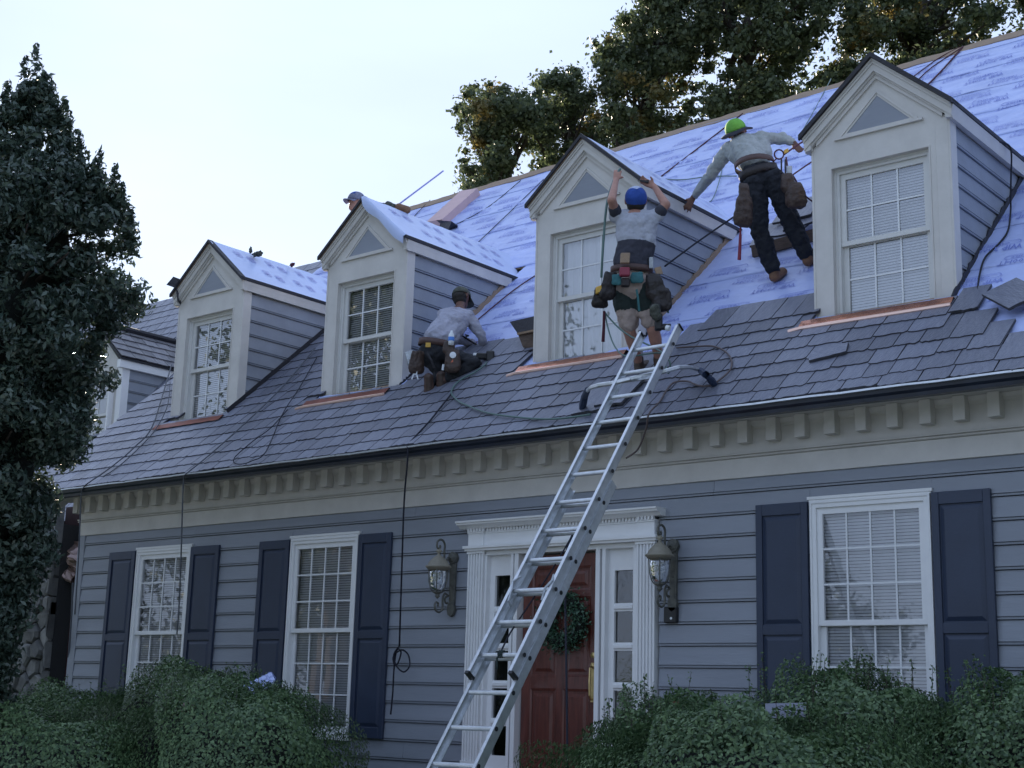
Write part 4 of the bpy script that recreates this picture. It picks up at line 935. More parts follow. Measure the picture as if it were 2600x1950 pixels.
rope('corner_rope_twin', RR_([(432, 970), (425, 1030), (395, 1090), (350, 1140), (300, 1185), (262, 1210)], .06), .007, 'rope_grey', 'thinner grey rope beside the draped one at the left roof corner')
rope('ridge_rope', RR_([(2445, 118), (2395, 175), (2349, 222)], .03), .013, 'rope_red', 'thick dark rope over the ridge above the right dormer')
rope('safety_line', RR_([(2440, 122), (2370, 168), (2325, 208)], .025), .008, 'rope_red', 'thin dark cord just left of the thick ridge rope')
rope('safety_line', RR_([(2436, 120), (2380, 150), (2312, 200)], .025), .008, 'rope_red', 'leftmost thin dark cord fanning out from the ridge above the right dormer')
rope('black_cable', [on_plane(2537, 360, Vector((1, 0, 0)), 3.87), on_plane(2560, 368, Vector((1, 0, 0)), 3.9), on_plane(2568, 390, Vector((1, 0, 0)), 3.92), on_plane(2567, 450, Vector((1, 0, 0)), 3.9), on_plane(2566, 507, Vector((1, 0, 0)), 3.9)] + RR_([(2566, 535), (2559, 586), (2535, 620), (2502, 653), (2488, 694), (2480, 748), (2473, 786)], .04), .009, 'rope_dark', 'black cable draped over the right dormer eave down to the slates', 'cable')
for pts, lb in (([(1380, 455), (1300, 533), (1214, 615)], 'thin dark cord slanting down to the second dormer roof'), ([(1322, 458), (1240, 525), (1143, 578)], 'thin dark cord beside the pinkish board on the upper roof'), ([(1092, 508), (1060, 540), (1050, 552)], 'short dark cord left of the pinkish board'), ([(2110, 200), (2070, 275), (2030, 345)], 'thin pale line up to the ridge left of the right dormer')):
    rope('thin_line', RR_(pts, .02), .0065, 'rope_dark' if 'dark' in lb else 'hose_green', lb)

# ------------------------------------------------------------------ loose things on the roof
M['oldwood'] = mat('old_wood', (.11, .08, .065), .8, bump=.4, bscale=30, var=.25, vscale=9, stretch=(1, 8, 8))
pb = MB(); P = [roof(1212, 478, .13), roof(1170, 484, .13), roof(1083, 563, .13), roof(1122, 557, .13)]; pb.prism(P, -RN * .12); tag(pb.build('pink_board', [M['pinkboard']]), 'pinkish insulation board lying on the upper roof near the ridge', 'board')
vb = MB(); P = [roof(1092, 558, .12), roof(1147, 562, .16), roof(1138, 584, .02), roof(1104, 570, .02)]; vb.prism(P, -RN * .04 + Vector((.0, .12, 0))); tag(vb.build('roof_bracket', M['tar']), 'dark wedge shaped roof bracket below the pinkish board', 'bracket')
st = MB(); a0, a1 = at(1010, 519, 19.2), at(1117, 438, 18.6); st.prism([a0, a0 + Vector((.012, 0, .01)), a1 + Vector((.05, 0, .02)), a1 + Vector((-.02, 0, -.01))], (.0, .03, 0)); tag(st.build('lath', M['print2']), 'thin mauve lath sticking up into the sky by the second dormer', 'lath')
def slate_xs(x, s, h, wd, ln, spin, label, grp='loose slates lying on the roof'):
    return tag(slate_obj(x, s, wd, None, spin=spin, h=h, me=SLM[3], name='loose_slate', Ls=ln / .46), label, 'slate', grp)
def slate_thing(px, h, wd, ln, spin, label, tilt=0, h2=0, grp='loose slates lying on the roof'):
    p = roof(*px, h); o = slate_obj(p.x, (p.z - GZ - h * CS) / SN, wd, None, tilt=tilt, spin=spin, h=h, me=SLM[random.randrange(10)], name='loose_slate', Ls=ln / .46); return tag(o, label, 'slate', grp)
slate_xs(4.58, 1.02, .10, .32, .46, R_(42), 'large loose slate turned askew on the slates at the right edge')
slate_xs(2.97, .60, .062, .33, .17, R_(13), 'tilted slate lying across the courses left of the right copper apron')
slate_thing((1500, 1048), .06, .42, .5, R_(6), 'loose pale slate under the left stabilizer pad of the ladder')
slate_thing((1545, 1030), .08, .32, .46, R_(-4), 'slate stacked just behind the left stabilizer pad')
jk = thing('roof_jack_plank', 'plank on roof jacks with leftover slates, behind the man in the green cap', 'plank')
c0, c1 = roof(1915, 655, .02), roof(2075, 612, .02); dv = (c1 - c0).normalized(); upv = Vector((0, -.25, .97)).normalized(); nv = dv.cross(upv)
m = MB(); m.prism([c0, c1, c1 + upv * .12, c0 + upv * .12], Vector((0, -.04, 0))); m.build('plank', M['oldwood'], jk); m = MB()
for f in (.15, .8): m.prism([c0 + (c1 - c0) * f, c0 + (c1 - c0) * f + Vector((0, -.2, .14)), c0 + (c1 - c0) * f + Vector((0, .1, .14))], Vector((.03, 0, 0)))
m.build('jack_bracket', M['tar'], jk)
for i, (u, v, sp, w0, l0, lb) in enumerate(((1950, 618, .12, .42, .5, 'bottom slate of the pile on the plank near the green capped man'), (1990, 600, -.2, .4, .5, 'pale slate leaning in the middle of the pile behind the dark trousers'), (2030, 578, .3, .36, .45, 'upper slate of the pile beside the right dormer'), (2055, 545, -.1, .34, .42, 'top slate of the pile touching the right dormer corner'), (2010, 560, .05, .45, .5, 'broad slate at the back of the pile behind the trousers'))):
    slate_thing((u, v), .10 + .02 * i, w0, l0, sp, lb, tilt=.03, grp='slates piled on the roof jack plank')
pj_ = thing('roof_jack_platform', 'wooden roof jack platform on the slates left of the third dormer', 'plank')
m = MB(); P = [at(1294, 817, 15.9), at(1356, 803, 15.55), at(1357, 836, 15.45), at(1313, 845, 15.7)]; m.prism(P, Vector((0, .25, .04))); m.build('platform_underside', M['tar'], pj_)
m = MB(); P = [at(1312, 845, 15.68), at(1357, 836, 15.44), at(1357, 841, 15.44), at(1313, 850, 15.68)]; m.prism(P, Vector((0, .3, .02))); m.build('plank', M['plywood'], pj_)
m = MB(); P = [at(1316, 851, 15.7), at(1357, 843, 15.5), at(1357, 884, 15.5), at(1328, 882, 15.6)]; m.prism(P, Vector((0, .25, .04))); m.build('side_board', M['oldwood'], pj_)
# blobs of rags and gloves
def lump(name, c, size, mt, label, cat, seed=0, ax=(1, .6, .5), sp=.35, spin=0):
    m = MB(); V = []; n, k_ = 14, 9; c = Vector(c)
    for i in range(k_ + 1):
        ph = math.pi * i / k_
        for j in range(n):
            t = 2 * math.pi * j / n; d = Vector((math.sin(ph) * math.cos(t), math.sin(ph) * math.sin(t), math.cos(ph))); r = size * (1 + sp * noise.noise(d * 2.3 + Vector((seed, 0, 0))) * 2 + sp * .5 * noise.noise(d * 6 + Vector((seed, 3, 0))))
            q = Vector((d.x * ax[0], d.y * ax[1], d.z * ax[2])) * r; q.rotate(Matrix.Rotation(spin, 3, 'Z')); V.append(c + q)
    m.add(V, [(i * n + j, i * n + (j + 1) % n, (i + 1) * n + (j + 1) % n, (i + 1) * n + j) for i in range(k_) for j in range(n)])
    o = m.build(name, M[mt], None, smooth=True)
    return tag(o, label, cat) if label else o
lump('work_glove', at(655, 645, 19.55), .075, 'cap_camo', 'crumpled grey work glove on the ridge of the leftmost dormer', 'glove', 1, (1.2, .6, .5))
lump('rag', at(636, 636, 19.5), .045, 'cap_camo', 'small rag sticking up beside the glove on the leftmost dormer', 'rag', 5, (.5, .5, 1))
lump('red_glove', at(742, 672, 20.1), .038, 'rope_red', 'small dark red glove farther back on the leftmost dormer ridge', 'glove', 3, (1.3, .6, .7))
m = MB(); P = [at(422, 723, 19.3), at(440, 702, 19.4), at(466, 712, 19.5), at(462, 724, 19.5), at(446, 730, 19.4)]; m.prism(P, Vector((-.03, .2, 0))); m.prism([at(446, 731, 19.4), at(462, 733, 19.5), at(460, 776, 19.5), at(450, 762, 19.4)], Vector((-.03, .12, 0)))
tag(m.build('slate_bundle', M['slate_edge']), 'dark bundle of slates jutting out left of the leftmost dormer gable', 'bundle')
tf = MB(); P = [at(2437, 768, 12.55), at(2462, 720, 12.75), at(2485, 705, 12.95), at(2478, 735, 12.9), at(2455, 772, 12.65)]; tf.prism(P, Vector((.01, .03, .02)))
tag(tf.build('bent_flashing', M['tar']), 'bent dark step flashing at the lower right corner of the right dormer', 'flashing')

# ------------------------------------------------------------------ people
def capsule(m, p0, r0, p1, r1, fx=1., side=None, n=14, mi=0, ends=True):
    """tapered capsule; fx stretches it along 'side'"""
    p0, p1 = Vector(p0), Vector(p1); d = p1 - p0; L_ = d.length
    T = d.normalized() if L_ > 1e-6 else Vector((0, 0, 1)); s_ = Vector(side) if side is not None else T.orthogonal(); s_ = (s_ - T * s_.dot(T)).normalized(); b_ = T.cross(s_)
    rings = [(-r0 * math.cos(a), r0 * math.sin(a)) for a in (.25, .8, 1.25)] + [(L_ * f, r0 + (r1 - r0) * f) for f in (0, .33, .66, 1)] + [(L_ + r1 * math.cos(a), r1 * math.sin(a)) for a in (1.25, .8, .25)]
    vs = [p0 + T * h_ + s_ * (math.cos(2 * math.pi * k_ / n) * r_ * fx) + b_ * (math.sin(2 * math.pi * k_ / n) * r_) for h_, r_ in rings for k_ in range(n)]
    k0 = len(rings); fs = [(i * n + k_, i * n + (k_ + 1) % n, (i + 1) * n + (k_ + 1) % n, (i + 1) * n + k_) for i in range(k0 - 1) for k_ in range(n)]
    fs += [tuple(range(n))[::-1], tuple(range((k0 - 1) * n, k0 * n))]; m.add(vs, fs, mi)
TEX = bpy.data.textures.new('folds', 'CLOUDS'); TEX.noise_scale = .075; TEX.noise_depth = 2
TEX2 = bpy.data.textures.new('fine_folds', 'STUCCI'); TEX2.noise_scale = .06; TEX2.turbulence = 6
def organic(m, name, mt, parent, voxel=.011, smooth=5, disp=0., tex=None):
    o = m.build(name, mt, parent, smooth=True); r = o.modifiers.new('remesh', 'REMESH'); r.mode = 'VOXEL'; r.voxel_size = voxel; r.use_smooth_shade = True
    s_ = o.modifiers.new('smooth', 'SMOOTH'); s_.iterations = smooth; s_.factor = .6
    if disp:
        d = o.modifiers.new('folds', 'DISPLACE'); d.texture = tex or TEX; d.strength = disp; d.mid_level = .5; d.texture_coords = 'GLOBAL'
    return o
def hand(m, wrist, palm_dir, side, curl, size=.19, spread=.12, fist=0.):
    """palm + four fingers + thumb; palm_dir forward, side = towards the thumb, curl = direction the fingers bend"""
    w_ = Vector(wrist); f = Vector(palm_dir).normalized(); s_ = Vector(side); s_ = (s_ - f * s_.dot(f)).normalized(); c = Vector(curl); c = (c - f * c.dot(f) - s_ * c.dot(s_)).normalized()
    pl = size * .5
    for q in (-.9, -.3, .3, .9): capsule(m, w_ + s_ * q * .016, .017, w_ + f * pl + s_ * q * .030, .013, n=8)
    for q, ln in ((.95, .40), (.33, .45), (-.33, .42), (-.95, .33)):
        b0 = w_ + f * pl + s_ * q * .030; L_ = size * ln; d = (f + s_ * q * spread + c * fist * .5).normalized(); j1 = b0 + d * L_ * .45; d2 = (d + c * (.5 + fist * 1.3)).normalized(); j2 = j1 + d2 * L_ * .32; d3 = (d2 + c * (.4 + fist * 1.3)).normalized(); j3 = j2 + d3 * L_ * .25
        capsule(m, b0, .0105, j1, .0098, n=8); capsule(m, j1, .0098, j2, .0088, n=8); capsule(m, j2, .0088, j3, .0078, n=8)
    t0 = w_ + f * pl * .35 + s_ * .022; t1 = t0 + (f * .6 + s_ * .8 + c * .2).normalized() * size * .2; t2 = t1 + (f * .8 + s_ * .35 + c * (.5 + fist)).normalized() * size * .16
    capsule(m, t0, .014, t1, .012, n=8); capsule(m, t1, .012, t2, .010, n=8)
def head(m, c, up, face, r=.098):
    c = Vector(c); up = Vector(up).normalized(); f = Vector(face); f = (f - up * f.dot(up)).normalized(); s_ = up.cross(f)
    capsule(m, c + up * .03 - f * .012, r * .93, c + up * .02 + f * .012, r * .93, n=18); capsule(m, c - up * .02 + f * .02, r * .80, c - up * .075 + f * .045, r * .52, n=14)
    capsule(m, c - up * .02 + f * .105, .010, c + up * .012 + f * .095, .008, n=8)                                  # nose
    capsule(m, c - up * .06 + f * .088 - s_ * .018, .007, c - up * .06 + f * .088 + s_ * .018, .007, n=8)          # mouth
    for q in (-1, 1):
        capsule(m, c + up * .015 + f * .083 + s_ * q * .032, .009, c + up * .015 + f * .083 + s_ * q * .038, .009, n=8)   # eyes
        capsule(m, c - up * .02 - f * .005 + s_ * q * .094, .011, c + up * .022 - f * .012 + s_ * q * .100, .012, fx=1.6, side=f, n=8)   # ears
    return up, f, s_
def pouch(m, top, w_, h_, dpt, down, side, out, mi=0):
    """bulging tapered tool pouch"""
    t = Vector(top); dn = Vector(down).normalized(); s_ = Vector(side).normalized(); o_ = Vector(out).normalized(); n = 12; V = []
    prof = [(0, .75, .6), (.15, .85, .9), (.45, .95, 1.), (.75, 1.05, 1.05), (.93, .85, .8), (1, .5, .4)]
    for (f, a, b_) in prof:
        for k_ in range(n):
            th_ = 2 * math.pi * k_ / n; cx_, cy_ = math.cos(th_), math.sin(th_); cx_ = math.copysign(abs(cx_) ** .6, cx_); cy_ = math.copysign(abs(cy_) ** .6, cy_)
            V.append(t + dn * h_ * f + s_ * (cx_ * w_ / 2 * a) + o_ * (cy_ * dpt / 2 * b_ + dpt / 2))
    m.add(V, [(i * n + k_, i * n + (k_ + 1) % n, (i + 1) * n + (k_ + 1) % n, (i + 1) * n + k_) for i in range(5) for k_ in range(n)] + [tuple(range(n))[::-1], tuple(range(5 * n, 6 * n))], mi)
UP = Vector((0, 0, 1)); RGT = CR.copy(); FWD = Vector((CF.x, CF.y, 0)).normalized()

# --- man with raised arms by the ladder top
p2 = thing('person', 'man in blue cap, two tone shirt and khaki shorts reaching up to the third dormer', 'person')
A_ = lambda u, v, d: at(u, v, d)
hd = A_(1614, 512, 13.62); nk = A_(1615, 545, 13.58); ch = A_(1616, 590, 13.50); wa = A_(1604, 668, 13.42); hpz = A_(1606, 715, 13.42)
shL, shR = A_(1566, 548, 13.56), A_(1668, 548, 13.52); elL, elR = A_(1553, 508, 13.40), A_(1691, 520, 13.50); wrL, wrR = A_(1564, 458, 13.68), A_(1662, 474, 13.72)
hiL, hiR = A_(1583, 735, 13.44), A_(1634, 735, 13.40); knL, knR = A_(1598, 842, 13.42), A_(1659, 838, 13.35)
anL, anR = roof(1622, 922, .12), roof(1672, 910, .12)
m = MB(); hu, hf, hs = head(m, hd, UP * .75 - FWD * .62, FWD * .62 + UP * .75)
capsule(m, nk, .055, hd - UP * .05, .055); capsule(m, nk - UP * .05, .10, wa, .10, 1.4, RGT); capsule(m, shL, .05, elL, .043); capsule(m, shR, .05, elR, .043); capsule(m, elL, .043, wrL, .028); capsule(m, elR, .045, wrR, .029)
capsule(m, nk - UP * .06, .07, shL, .05); capsule(m, nk - UP * .06, .07, shR, .05); capsule(m, hpz, .1, hiL, .085); capsule(m, hpz, .1, hiR, .085)
capsule(m, hiL, .08, knL, .062); capsule(m, hiR, .08, knR, .062)
for k1, a1 in ((knL, anL), (knR, anR)): mid = k1.lerp(a1, .35) - FWD * .02; capsule(m, k1, .058, mid, .062); capsule(m, mid, .06, a1, .038)
hand(m, wrL, UP * .9 + RGT * .15 + FWD * .3, RGT, FWD, .19, .1, .5); hand(m, wrR, -RGT * .8 + UP * .5 + FWD * .2, UP + RGT * .2, -RGT - UP * .4, .19, .05, .7)
organic(m, 'body', M['skin'], p2, .008, 3)
m = MB(); capsule(m, shL.lerp(elL, .15), .064, shL, .072); capsule(m, shR.lerp(elR, .2), .062, shR, .070); capsule(m, nk - UP * .045, .075, shL, .070); capsule(m, nk - UP * .045, .075, shR, .068)
capsule(m, ch + UP * .07, .125, ch - UP * .09, .125, 1.55, RGT); capsule(m, shL + RGT * .06 - UP * .05, .08, ch - RGT * .08, .1); capsule(m, shR - RGT * .06 - UP * .05, .08, ch + RGT * .08, .1)
organic(m, 'shirt', M['shirt_light'], p2, .010, 3, .038)
m = MB(); capsule(m, ch - UP * .10, .122, wa - UP * .02, .118, 1.52, RGT); organic(m, 'shirt_lower', M['vest'], p2, .011, 4, .03)
for s_, e_, q in ((shL, elL, .45), (shR, elR, .5)): m = MB(); capsule(m, s_.lerp(e_, q * .5), .062, s_.lerp(e_, q), .060); organic(m, 'sleeve_stripe', M['vest'], p2, .010, 3, .01)
m = MB(); capsule(m, hpz + UP * .03, .135, hpz - UP * .05, .14, 1.35, RGT)
hemL, hemR = hiL.lerp(knL, .80), hiR.lerp(knR, .74)
capsule(m, hiL, .115, hemL, .098); capsule(m, hiR, .115, hemR, .098); organic(m, 'shorts', M['khaki'], p2, .011, 3, .045)
m = MB(); capsule(m, hiL + UP * .0, .121, hiL.lerp(knL, .42), .112); capsule(m, hiR, .121, hiR.lerp(knR, .42), .112); organic(m, 'leg_wrap', M['green_dark'], p2, .012, 3, .03)
for a1, dx in ((anL, -.02), (anR, .03)):
    m = MB(); toe = a1 + Vector((0, .17, .085)) + RGT * dx; capsule(m, a1 - UP * .055, .045, toe - UP * .06, .042, 1.05, RGT); capsule(m, a1 - UP * .02, .05, a1 + UP * .05, .047)
    organic(m, 'boot', M['leather'], p2, .009, 3, .01)
    m = MB(); capsule(m, a1 + UP * .05, .046, a1 + UP * .10, .046); organic(m, 'sock', M['shirt_grey'], p2, .01, 2)
def capmesh(name, c, up, f, mt, parent, mt2=None, brim=True, r=.108, bb='bill', panel=None, backwards=False, hole=False, blen=.085, bmt=None):
    c = Vector(c); up = Vector(up).normalized(); f = Vector(f); f = (f - up * f.dot(up)).normalized(); s_ = up.cross(f); n = 24; m = MB(); V = []; K = 9
    for i in range(K):
        ph = (math.pi / 2 + .12) * i / (K - 1)
        for j in range(n):
            t = 2 * math.pi * j / n; rr_ = r * math.sin(ph + .02) * (1 + .05 * max(0, math.cos(t))); V.append(c + up * (r * 1.02 * math.cos(ph)) + f * (rr_ * math.cos(t) * 1.06) + s_ * (rr_ * math.sin(t) * .96))
    fs = [(i * n + j, i * n + (j + 1) % n, (i + 1) * n + (j + 1) % n, (i + 1) * n + j) for i in range(K - 1) for j in range(n)]
    mis = []
    for i in range(K - 1):
        for j in range(n): a = j / n * 360; mis.append(1 if panel and any(abs((a - p_ + 180) % 360 - 180) < 45 for p_ in panel) and i < 5 else 0)
    base = len(m.v); m.v += [tuple(p) for p in V]; m.f += fs + [tuple(range(n))]; m.m += mis + [0]
    o = m.build(name, [mt] + ([mt2] if mt2 else []), parent, smooth=True)
    sm = o.modifiers.new('thick', 'SOLIDIFY'); sm.thickness = .004
    if brim:
        b_ = MB(); V = []
        for i in range(13):
            t = (i / 12 - .5) * 2.0; x0_ = math.cos(t * 1.15) * r * .98; y0_ = math.sin(t * 1.15) * r * .98; e = blen * math.cos(t * 1.2) ** .5 if abs(t) < 1 else blen * .6
            b0 = c + f * x0_ + s_ * y0_ - up * .012; V += [b0, b0 + f * e - up * (.02 + .025 * t * t)]
        b_.add(V, [(2 * i, 2 * i + 1, 2 * i + 3, 2 * i + 2) for i in range(12)]); bo = b_.build('cap_bill', bmt or mt, parent, smooth=True); sb = bo.modifiers.new('thick', 'SOLIDIFY'); sb.thickness = .005
    return o
capmesh('cap', hd + hu * .035 - hf * .005, hu - hf * .35, hf, M['cap_blue'], p2, M['cap_white'], True, .107, panel=(0, 10, -10))
m = MB(); capsule(m, hd - hu * .01 - hf * .03, .093, hd - hu * .045 - hf * .03, .080, n=18); organic(m, 'hair', M['hair'], p2, .008, 2, .01)
def belt(c, up, r, fx, side, h_, mt, parent, name='tool_belt'):
    c = Vector(c); up = Vector(up).normalized(); s_ = Vector(side); s_ = (s_ - up * s_.dot(up)).normalized(); f = up.cross(s_); n = 28; m = MB(); V = []
    for hh, rr_ in ((-h_ / 2, r - .004), (-h_ / 2, r), (h_ / 2, r), (h_ / 2, r - .004)):
        for j in range(n): t = 2 * math.pi * j / n; V.append(c + up * hh + s_ * (rr_ * fx * math.cos(t)) + f * (rr_ * math.sin(t)))
    m.add(V, [(i * n + j, i * n + (j + 1) % n, ((i + 1) % 4) * n + (j + 1) % n, ((i + 1) % 4) * n + j) for i in range(4) for j in range(n)]); return m.build(name, mt, parent, smooth=True)
belt(A_(1604, 688, 13.42), UP, .142, 1.42, RGT, .062, M['belt'], p2)
m = MB(); pouch(m, A_(1556, 695, 13.32), .15, .28, .10, -UP - RGT * .15, RGT + FWD * .3, -RGT * .4 - FWD); pouch(m, A_(1530, 735, 13.32), .16, .20, .10, -UP - RGT * .1, RGT + FWD * .3, -RGT * .3 - FWD); organic(m, 'tool_pouch', M['leather_dark'], p2, .008, 2, .03)
m = MB(); pouch(m, A_(1650, 700, 13.28), .17, .26, .11, -UP + RGT * .2, RGT - FWD * .2, RGT * .4 - FWD); pouch(m, A_(1672, 738, 13.26), .18, .22, .12, -UP + RGT * .05, RGT, RGT * .3 - FWD); organic(m, 'tool_pouch', M['leather_dark'], p2, .008, 2, .03)
m = MB(); m.obox(A_(1586, 691, 13.2), RGT * .048, UP * .042, FWD * .03); m.build('red_tape_case', M['plastic_red'], p2, bevel=.01)
m = MB(); m.obox(A_(1587, 656, 13.24), RGT * .044, UP * .05 + RGT * .003, FWD * .02); m.build('timber_block', M['plywood'], p2, bevel=.006)
m = MB(); m.obox(A_(1588, 718, 13.22), RGT * .04, UP * .04, FWD * .03); m.build('belt_case', M['leather_dark'], p2, bevel=.01)
for u, v in ((1563, 712), (1617, 706)):
    m = MB(); pouch(m, A_(u, v - 14, 13.27), .13, .11, .035, -UP, RGT, -FWD); organic(m, 'teal_pocket', M['teal'], p2, .007, 2, .02)
m = MB(); m.tube([A_(1616, 735, 13.25), A_(1620, 760, 13.22), A_(1623, 790, 13.22)], .012, 6, flat=.4); m.build('teal_strap', M['teal'], p2)
m = MB(); m.obox(A_(1520, 736, 13.2), RGT * .028 + UP * .01, UP * .035, FWD * .02); m.build('yellow_tape_measure', M['plastic_yellow'], p2, bevel=.008)
m = MB(); m.tube([A_(1534, 790, 13.25), A_(1533, 830, 13.25), A_(1531, 868, 13.25)], [.012, .014, .016], 8); m.build('hammer_handle', M['rope_red'], p2)
m = MB(); m.tube([A_(1682, 728, 13.2), A_(1689, 760, 13.2), A_(1697, 795, 13.2)], .010, 6); m.build('pry_bar', M['teal'], p2)
m = MB(); m.obox(A_(1672, 688, 13.3), RGT * .03 + UP * .008, UP * .035 - RGT * .01, FWD * .012); m.build('folded_paper', M['plywood'], p2)
m = MB(); m.obox(A_(1653, 668, 13.35), RGT * .02, UP * .055, FWD * .02); m.build('metal_square', M['aluworn'], p2, bevel=.004)
m = MB(); m.obox(A_(1664, 788, 13.12), RGT * .05, UP * .055, FWD * .04); m.obox(A_(1672, 818, 13.1), RGT * .035, UP * .08, FWD * .035); m.obox(A_(1690, 830, 13.08), RGT * .045, UP * .026 + RGT * .01, FWD * .03); m.build('nail_gun', M['plastic_black'], p2, bevel=.012)
m = MB(); capsule(m, A_(1662, 782, 13.04), .04, A_(1668, 800, 13.04), .045, 1.2, RGT); organic(m, 'hanging_glove', M['cap_camo'], p2, .009, 2, .04)
m = MB(); m.tube([A_(1692, 832, 13.02), A_(1700, 834, 13.0)], .026, 10); m.build('nail_gun_cap', M['plastic_white'], p2)
m = MB(); m.obox(A_(1634, 460, 13.72), RGT * .035 - UP * .006, UP * .009, FWD * .009); m.obox(A_(1644, 461, 13.72), RGT * .012, UP * .013, FWD * .012); m.build('hose_coupler', M['plastic_black'], p2)

# --- man kneeling between second and third dormer
p1 = thing('person', 'man kneeling on the slates in grey long sleeve shirt and camouflage cap', 'person')
hd = A_(1171, 757, 16.62); nk = A_(1166, 790, 16.45); ch = A_(1150, 815, 16.28); wa = A_(1112, 862, 16.05); hp1 = A_(1102, 892, 15.95)
shL, shR = A_(1126, 800, 16.30), A_(1190, 805, 16.36); elR = A_(1222, 850, 16.30); wrR = A_(1226, 876, 16.36); elL, wrL = A_(1160, 862, 16.5), A_(1205, 872, 16.6)
knL, knR = roof(1118, 950, .10) + Vector((0, .05, 0)), roof(1205, 925, .09); hiL, hiR = A_(1083, 900, 15.95), A_(1128, 898, 15.95); anL, anR = roof(1090, 975, .10), roof(1128, 965, .08)
m = MB(); upv = (UP * .55 + FWD * .75).normalized(); hu, hf, hs = head(m, hd, UP * .85 + FWD * .35, FWD * .6 - UP * .6 + RGT * .55)
capsule(m, nk, .055, hd - hu * .04, .055); capsule(m, ch, .1, wa, .1, 1.3, RGT); capsule(m, nk, .07, shL, .05); capsule(m, nk, .07, shR, .05)
capsule(m, shR, .05, elR, .042); capsule(m, elR, .042, wrR, .03); capsule(m, shL, .05, elL, .042); capsule(m, elL, .042, wrL, .03)
capsule(m, hp1, .1, hiL, .09); capsule(m, hp1, .1, hiR, .09); capsule(m, hiL, .08, knL, .06); capsule(m, hiR, .08, knR, .06); capsule(m, knL, .055, anL, .038); capsule(m, knR, .055, anR, .038)
hand(m, wrR, FWD * .5 - UP * .35 + RGT * .35, UP * .3 - RGT, -UP, .19, .1, .8); hand(m, wrL, RGT * .8 + FWD * .3 - UP * .2, UP, -UP + FWD, .18, .1, .8)
organic(m, 'body', M['skin_dark'], p1, .009, 3)
m = MB(); capsule(m, ch + upv * .04, .128, ch - upv * .06, .135, 1.25, RGT); capsule(m, ch, .14, wa + UP * .02, .128, 1.30, RGT); capsule(m, nk - UP * .035, .085, shL, .078); capsule(m, nk - UP * .035, .085, shR, .078)
capsule(m, shR, .076, elR, .060); capsule(m, elR, .060, wrR.lerp(elR, .12), .044); capsule(m, shL, .076, elL, .060); capsule(m, elL, .058, wrL.lerp(elL, .12), .044); capsule(m, A_(1135, 815, 16.25), .12, A_(1112, 850, 16.08), .13); capsule(m, A_(1172, 815, 16.3), .10, A_(1140, 855, 16.08), .12)
organic(m, 'shirt', M['shirt_grey'], p1, .010, 3, .04)
m = MB(); capsule(m, hp1 + UP * .02, .128, hp1 - UP * .05, .125, 1.3, RGT); capsule(m, hiL, .105, knL, .08); capsule(m, hiR, .108, knR, .082); capsule(m, knL, .078, anL.lerp(knL, .15), .06); capsule(m, knR, .078, anR.lerp(knR, .15), .062)
organic(m, 'trousers', M['grey_cloth'], p1, .010, 3, .04)
for an, dx, u, v in ((anL, 0, 1090, 990), (anR, 0, 1122, 985)):
    m = MB(); h0 = A_(u - 2 + dx, v - 32, 15.72); t0 = A_(u, v + 12, 15.72); capsule(m, h0, .048, h0.lerp(t0, .45), .044, 1.15, RGT); capsule(m, h0.lerp(t0, .45), .046, t0, .046, 1.3, RGT); capsule(m, h0, .042, an, .05); organic(m, 'boot', M['boot_brown'], p1, .008, 3, .012)
    m = MB(); capsule(m, h0 - FWD * .02, .034, t0 - FWD * .02, .034, 1.15, RGT); organic(m, 'boot_sole', M['leather'], p1, .008, 2)
capmesh('cap', hd + hu * .03, hu, hf, M['cap_camo'], p1, None, True, .108, blen=.10)
m = MB(); capsule(m, hd - hu * .02 - hf * .03, .092, hd - hu * .04 - hf * .025, .08, n=18); organic(m, 'hair', M['hair'], p1, .008, 2)
belt(A_(1106, 874, 15.98), UP * .9 + RGT * .12, .142, 1.38, RGT, .075, M['belt'], p1)
m = MB(); pouch(m, A_(1072, 872, 15.82), .12, .15, .08, -UP, RGT + FWD, -RGT - FWD); pouch(m, A_(1066, 895, 15.84), .17, .26, .10, -UP - RGT * .05, RGT + FWD * .4, -RGT * .4 - FWD); organic(m, 'tool_pouch', M['leather'], p1, .008, 2, .02)
m = MB(); pouch(m, A_(1141, 868, 15.74), .14, .15, .08, -UP, RGT, -FWD); pouch(m, A_(1150, 892, 15.72), .19, .26, .11, -UP + RGT * .03, RGT - FWD * .2, -FWD); organic(m, 'tool_pouch', M['leather'], p1, .008, 2, .02)
m = MB(); bc = A_(1146, 858, 15.66); m.lathe(bc, [(.001, .085), (.012, .083), (.013, .065), (.032, .035), (.034, -.03), (.030, -.08), (.001, -.082)], 14); m.build('water_bottle', M['plastic_white'], p1, smooth=True)
m = MB(); m.lathe(bc, [(.0352, .008), (.0352, -.035), (.0352, -.036)], 14); m.build('bottle_label', M['plastic_blue'], p1, smooth=True)
m = MB(); m.lathe(A_(1150, 902, 15.6), [(.001, .02), (.035, .016), (.036, -.016), (.001, -.02)], 14, axis=FWD); m.build('tape_measure', M['plastic_white'], p1)
m = MB(); m.obox(A_(1154, 917, 15.6), RGT * .032, UP * .02 + RGT * .01, FWD * .02); m.build('chalk_line', M['orange'], p1, bevel=.006)
m = MB(); m.obox(A_(1087, 876, 15.72), RGT * .028, UP * .025, FWD * .012); m.build('note_pad', M['plastic_yellow'], p1)
m = MB(); m.tube([A_(1126, 925, 15.6), A_(1124, 940, 15.6)], .013, 8); m.build('marker', M['plastic_white'], p1)
m = MB(); c_ = A_(1054, 950, 15.72)
for q in (-1, 1): m.tube([c_ + UP * .06, c_ + RGT * .018 * q + UP * .03, c_ + RGT * .016 * q, c_ + RGT * .035 * q - UP * .06], .008, 6)
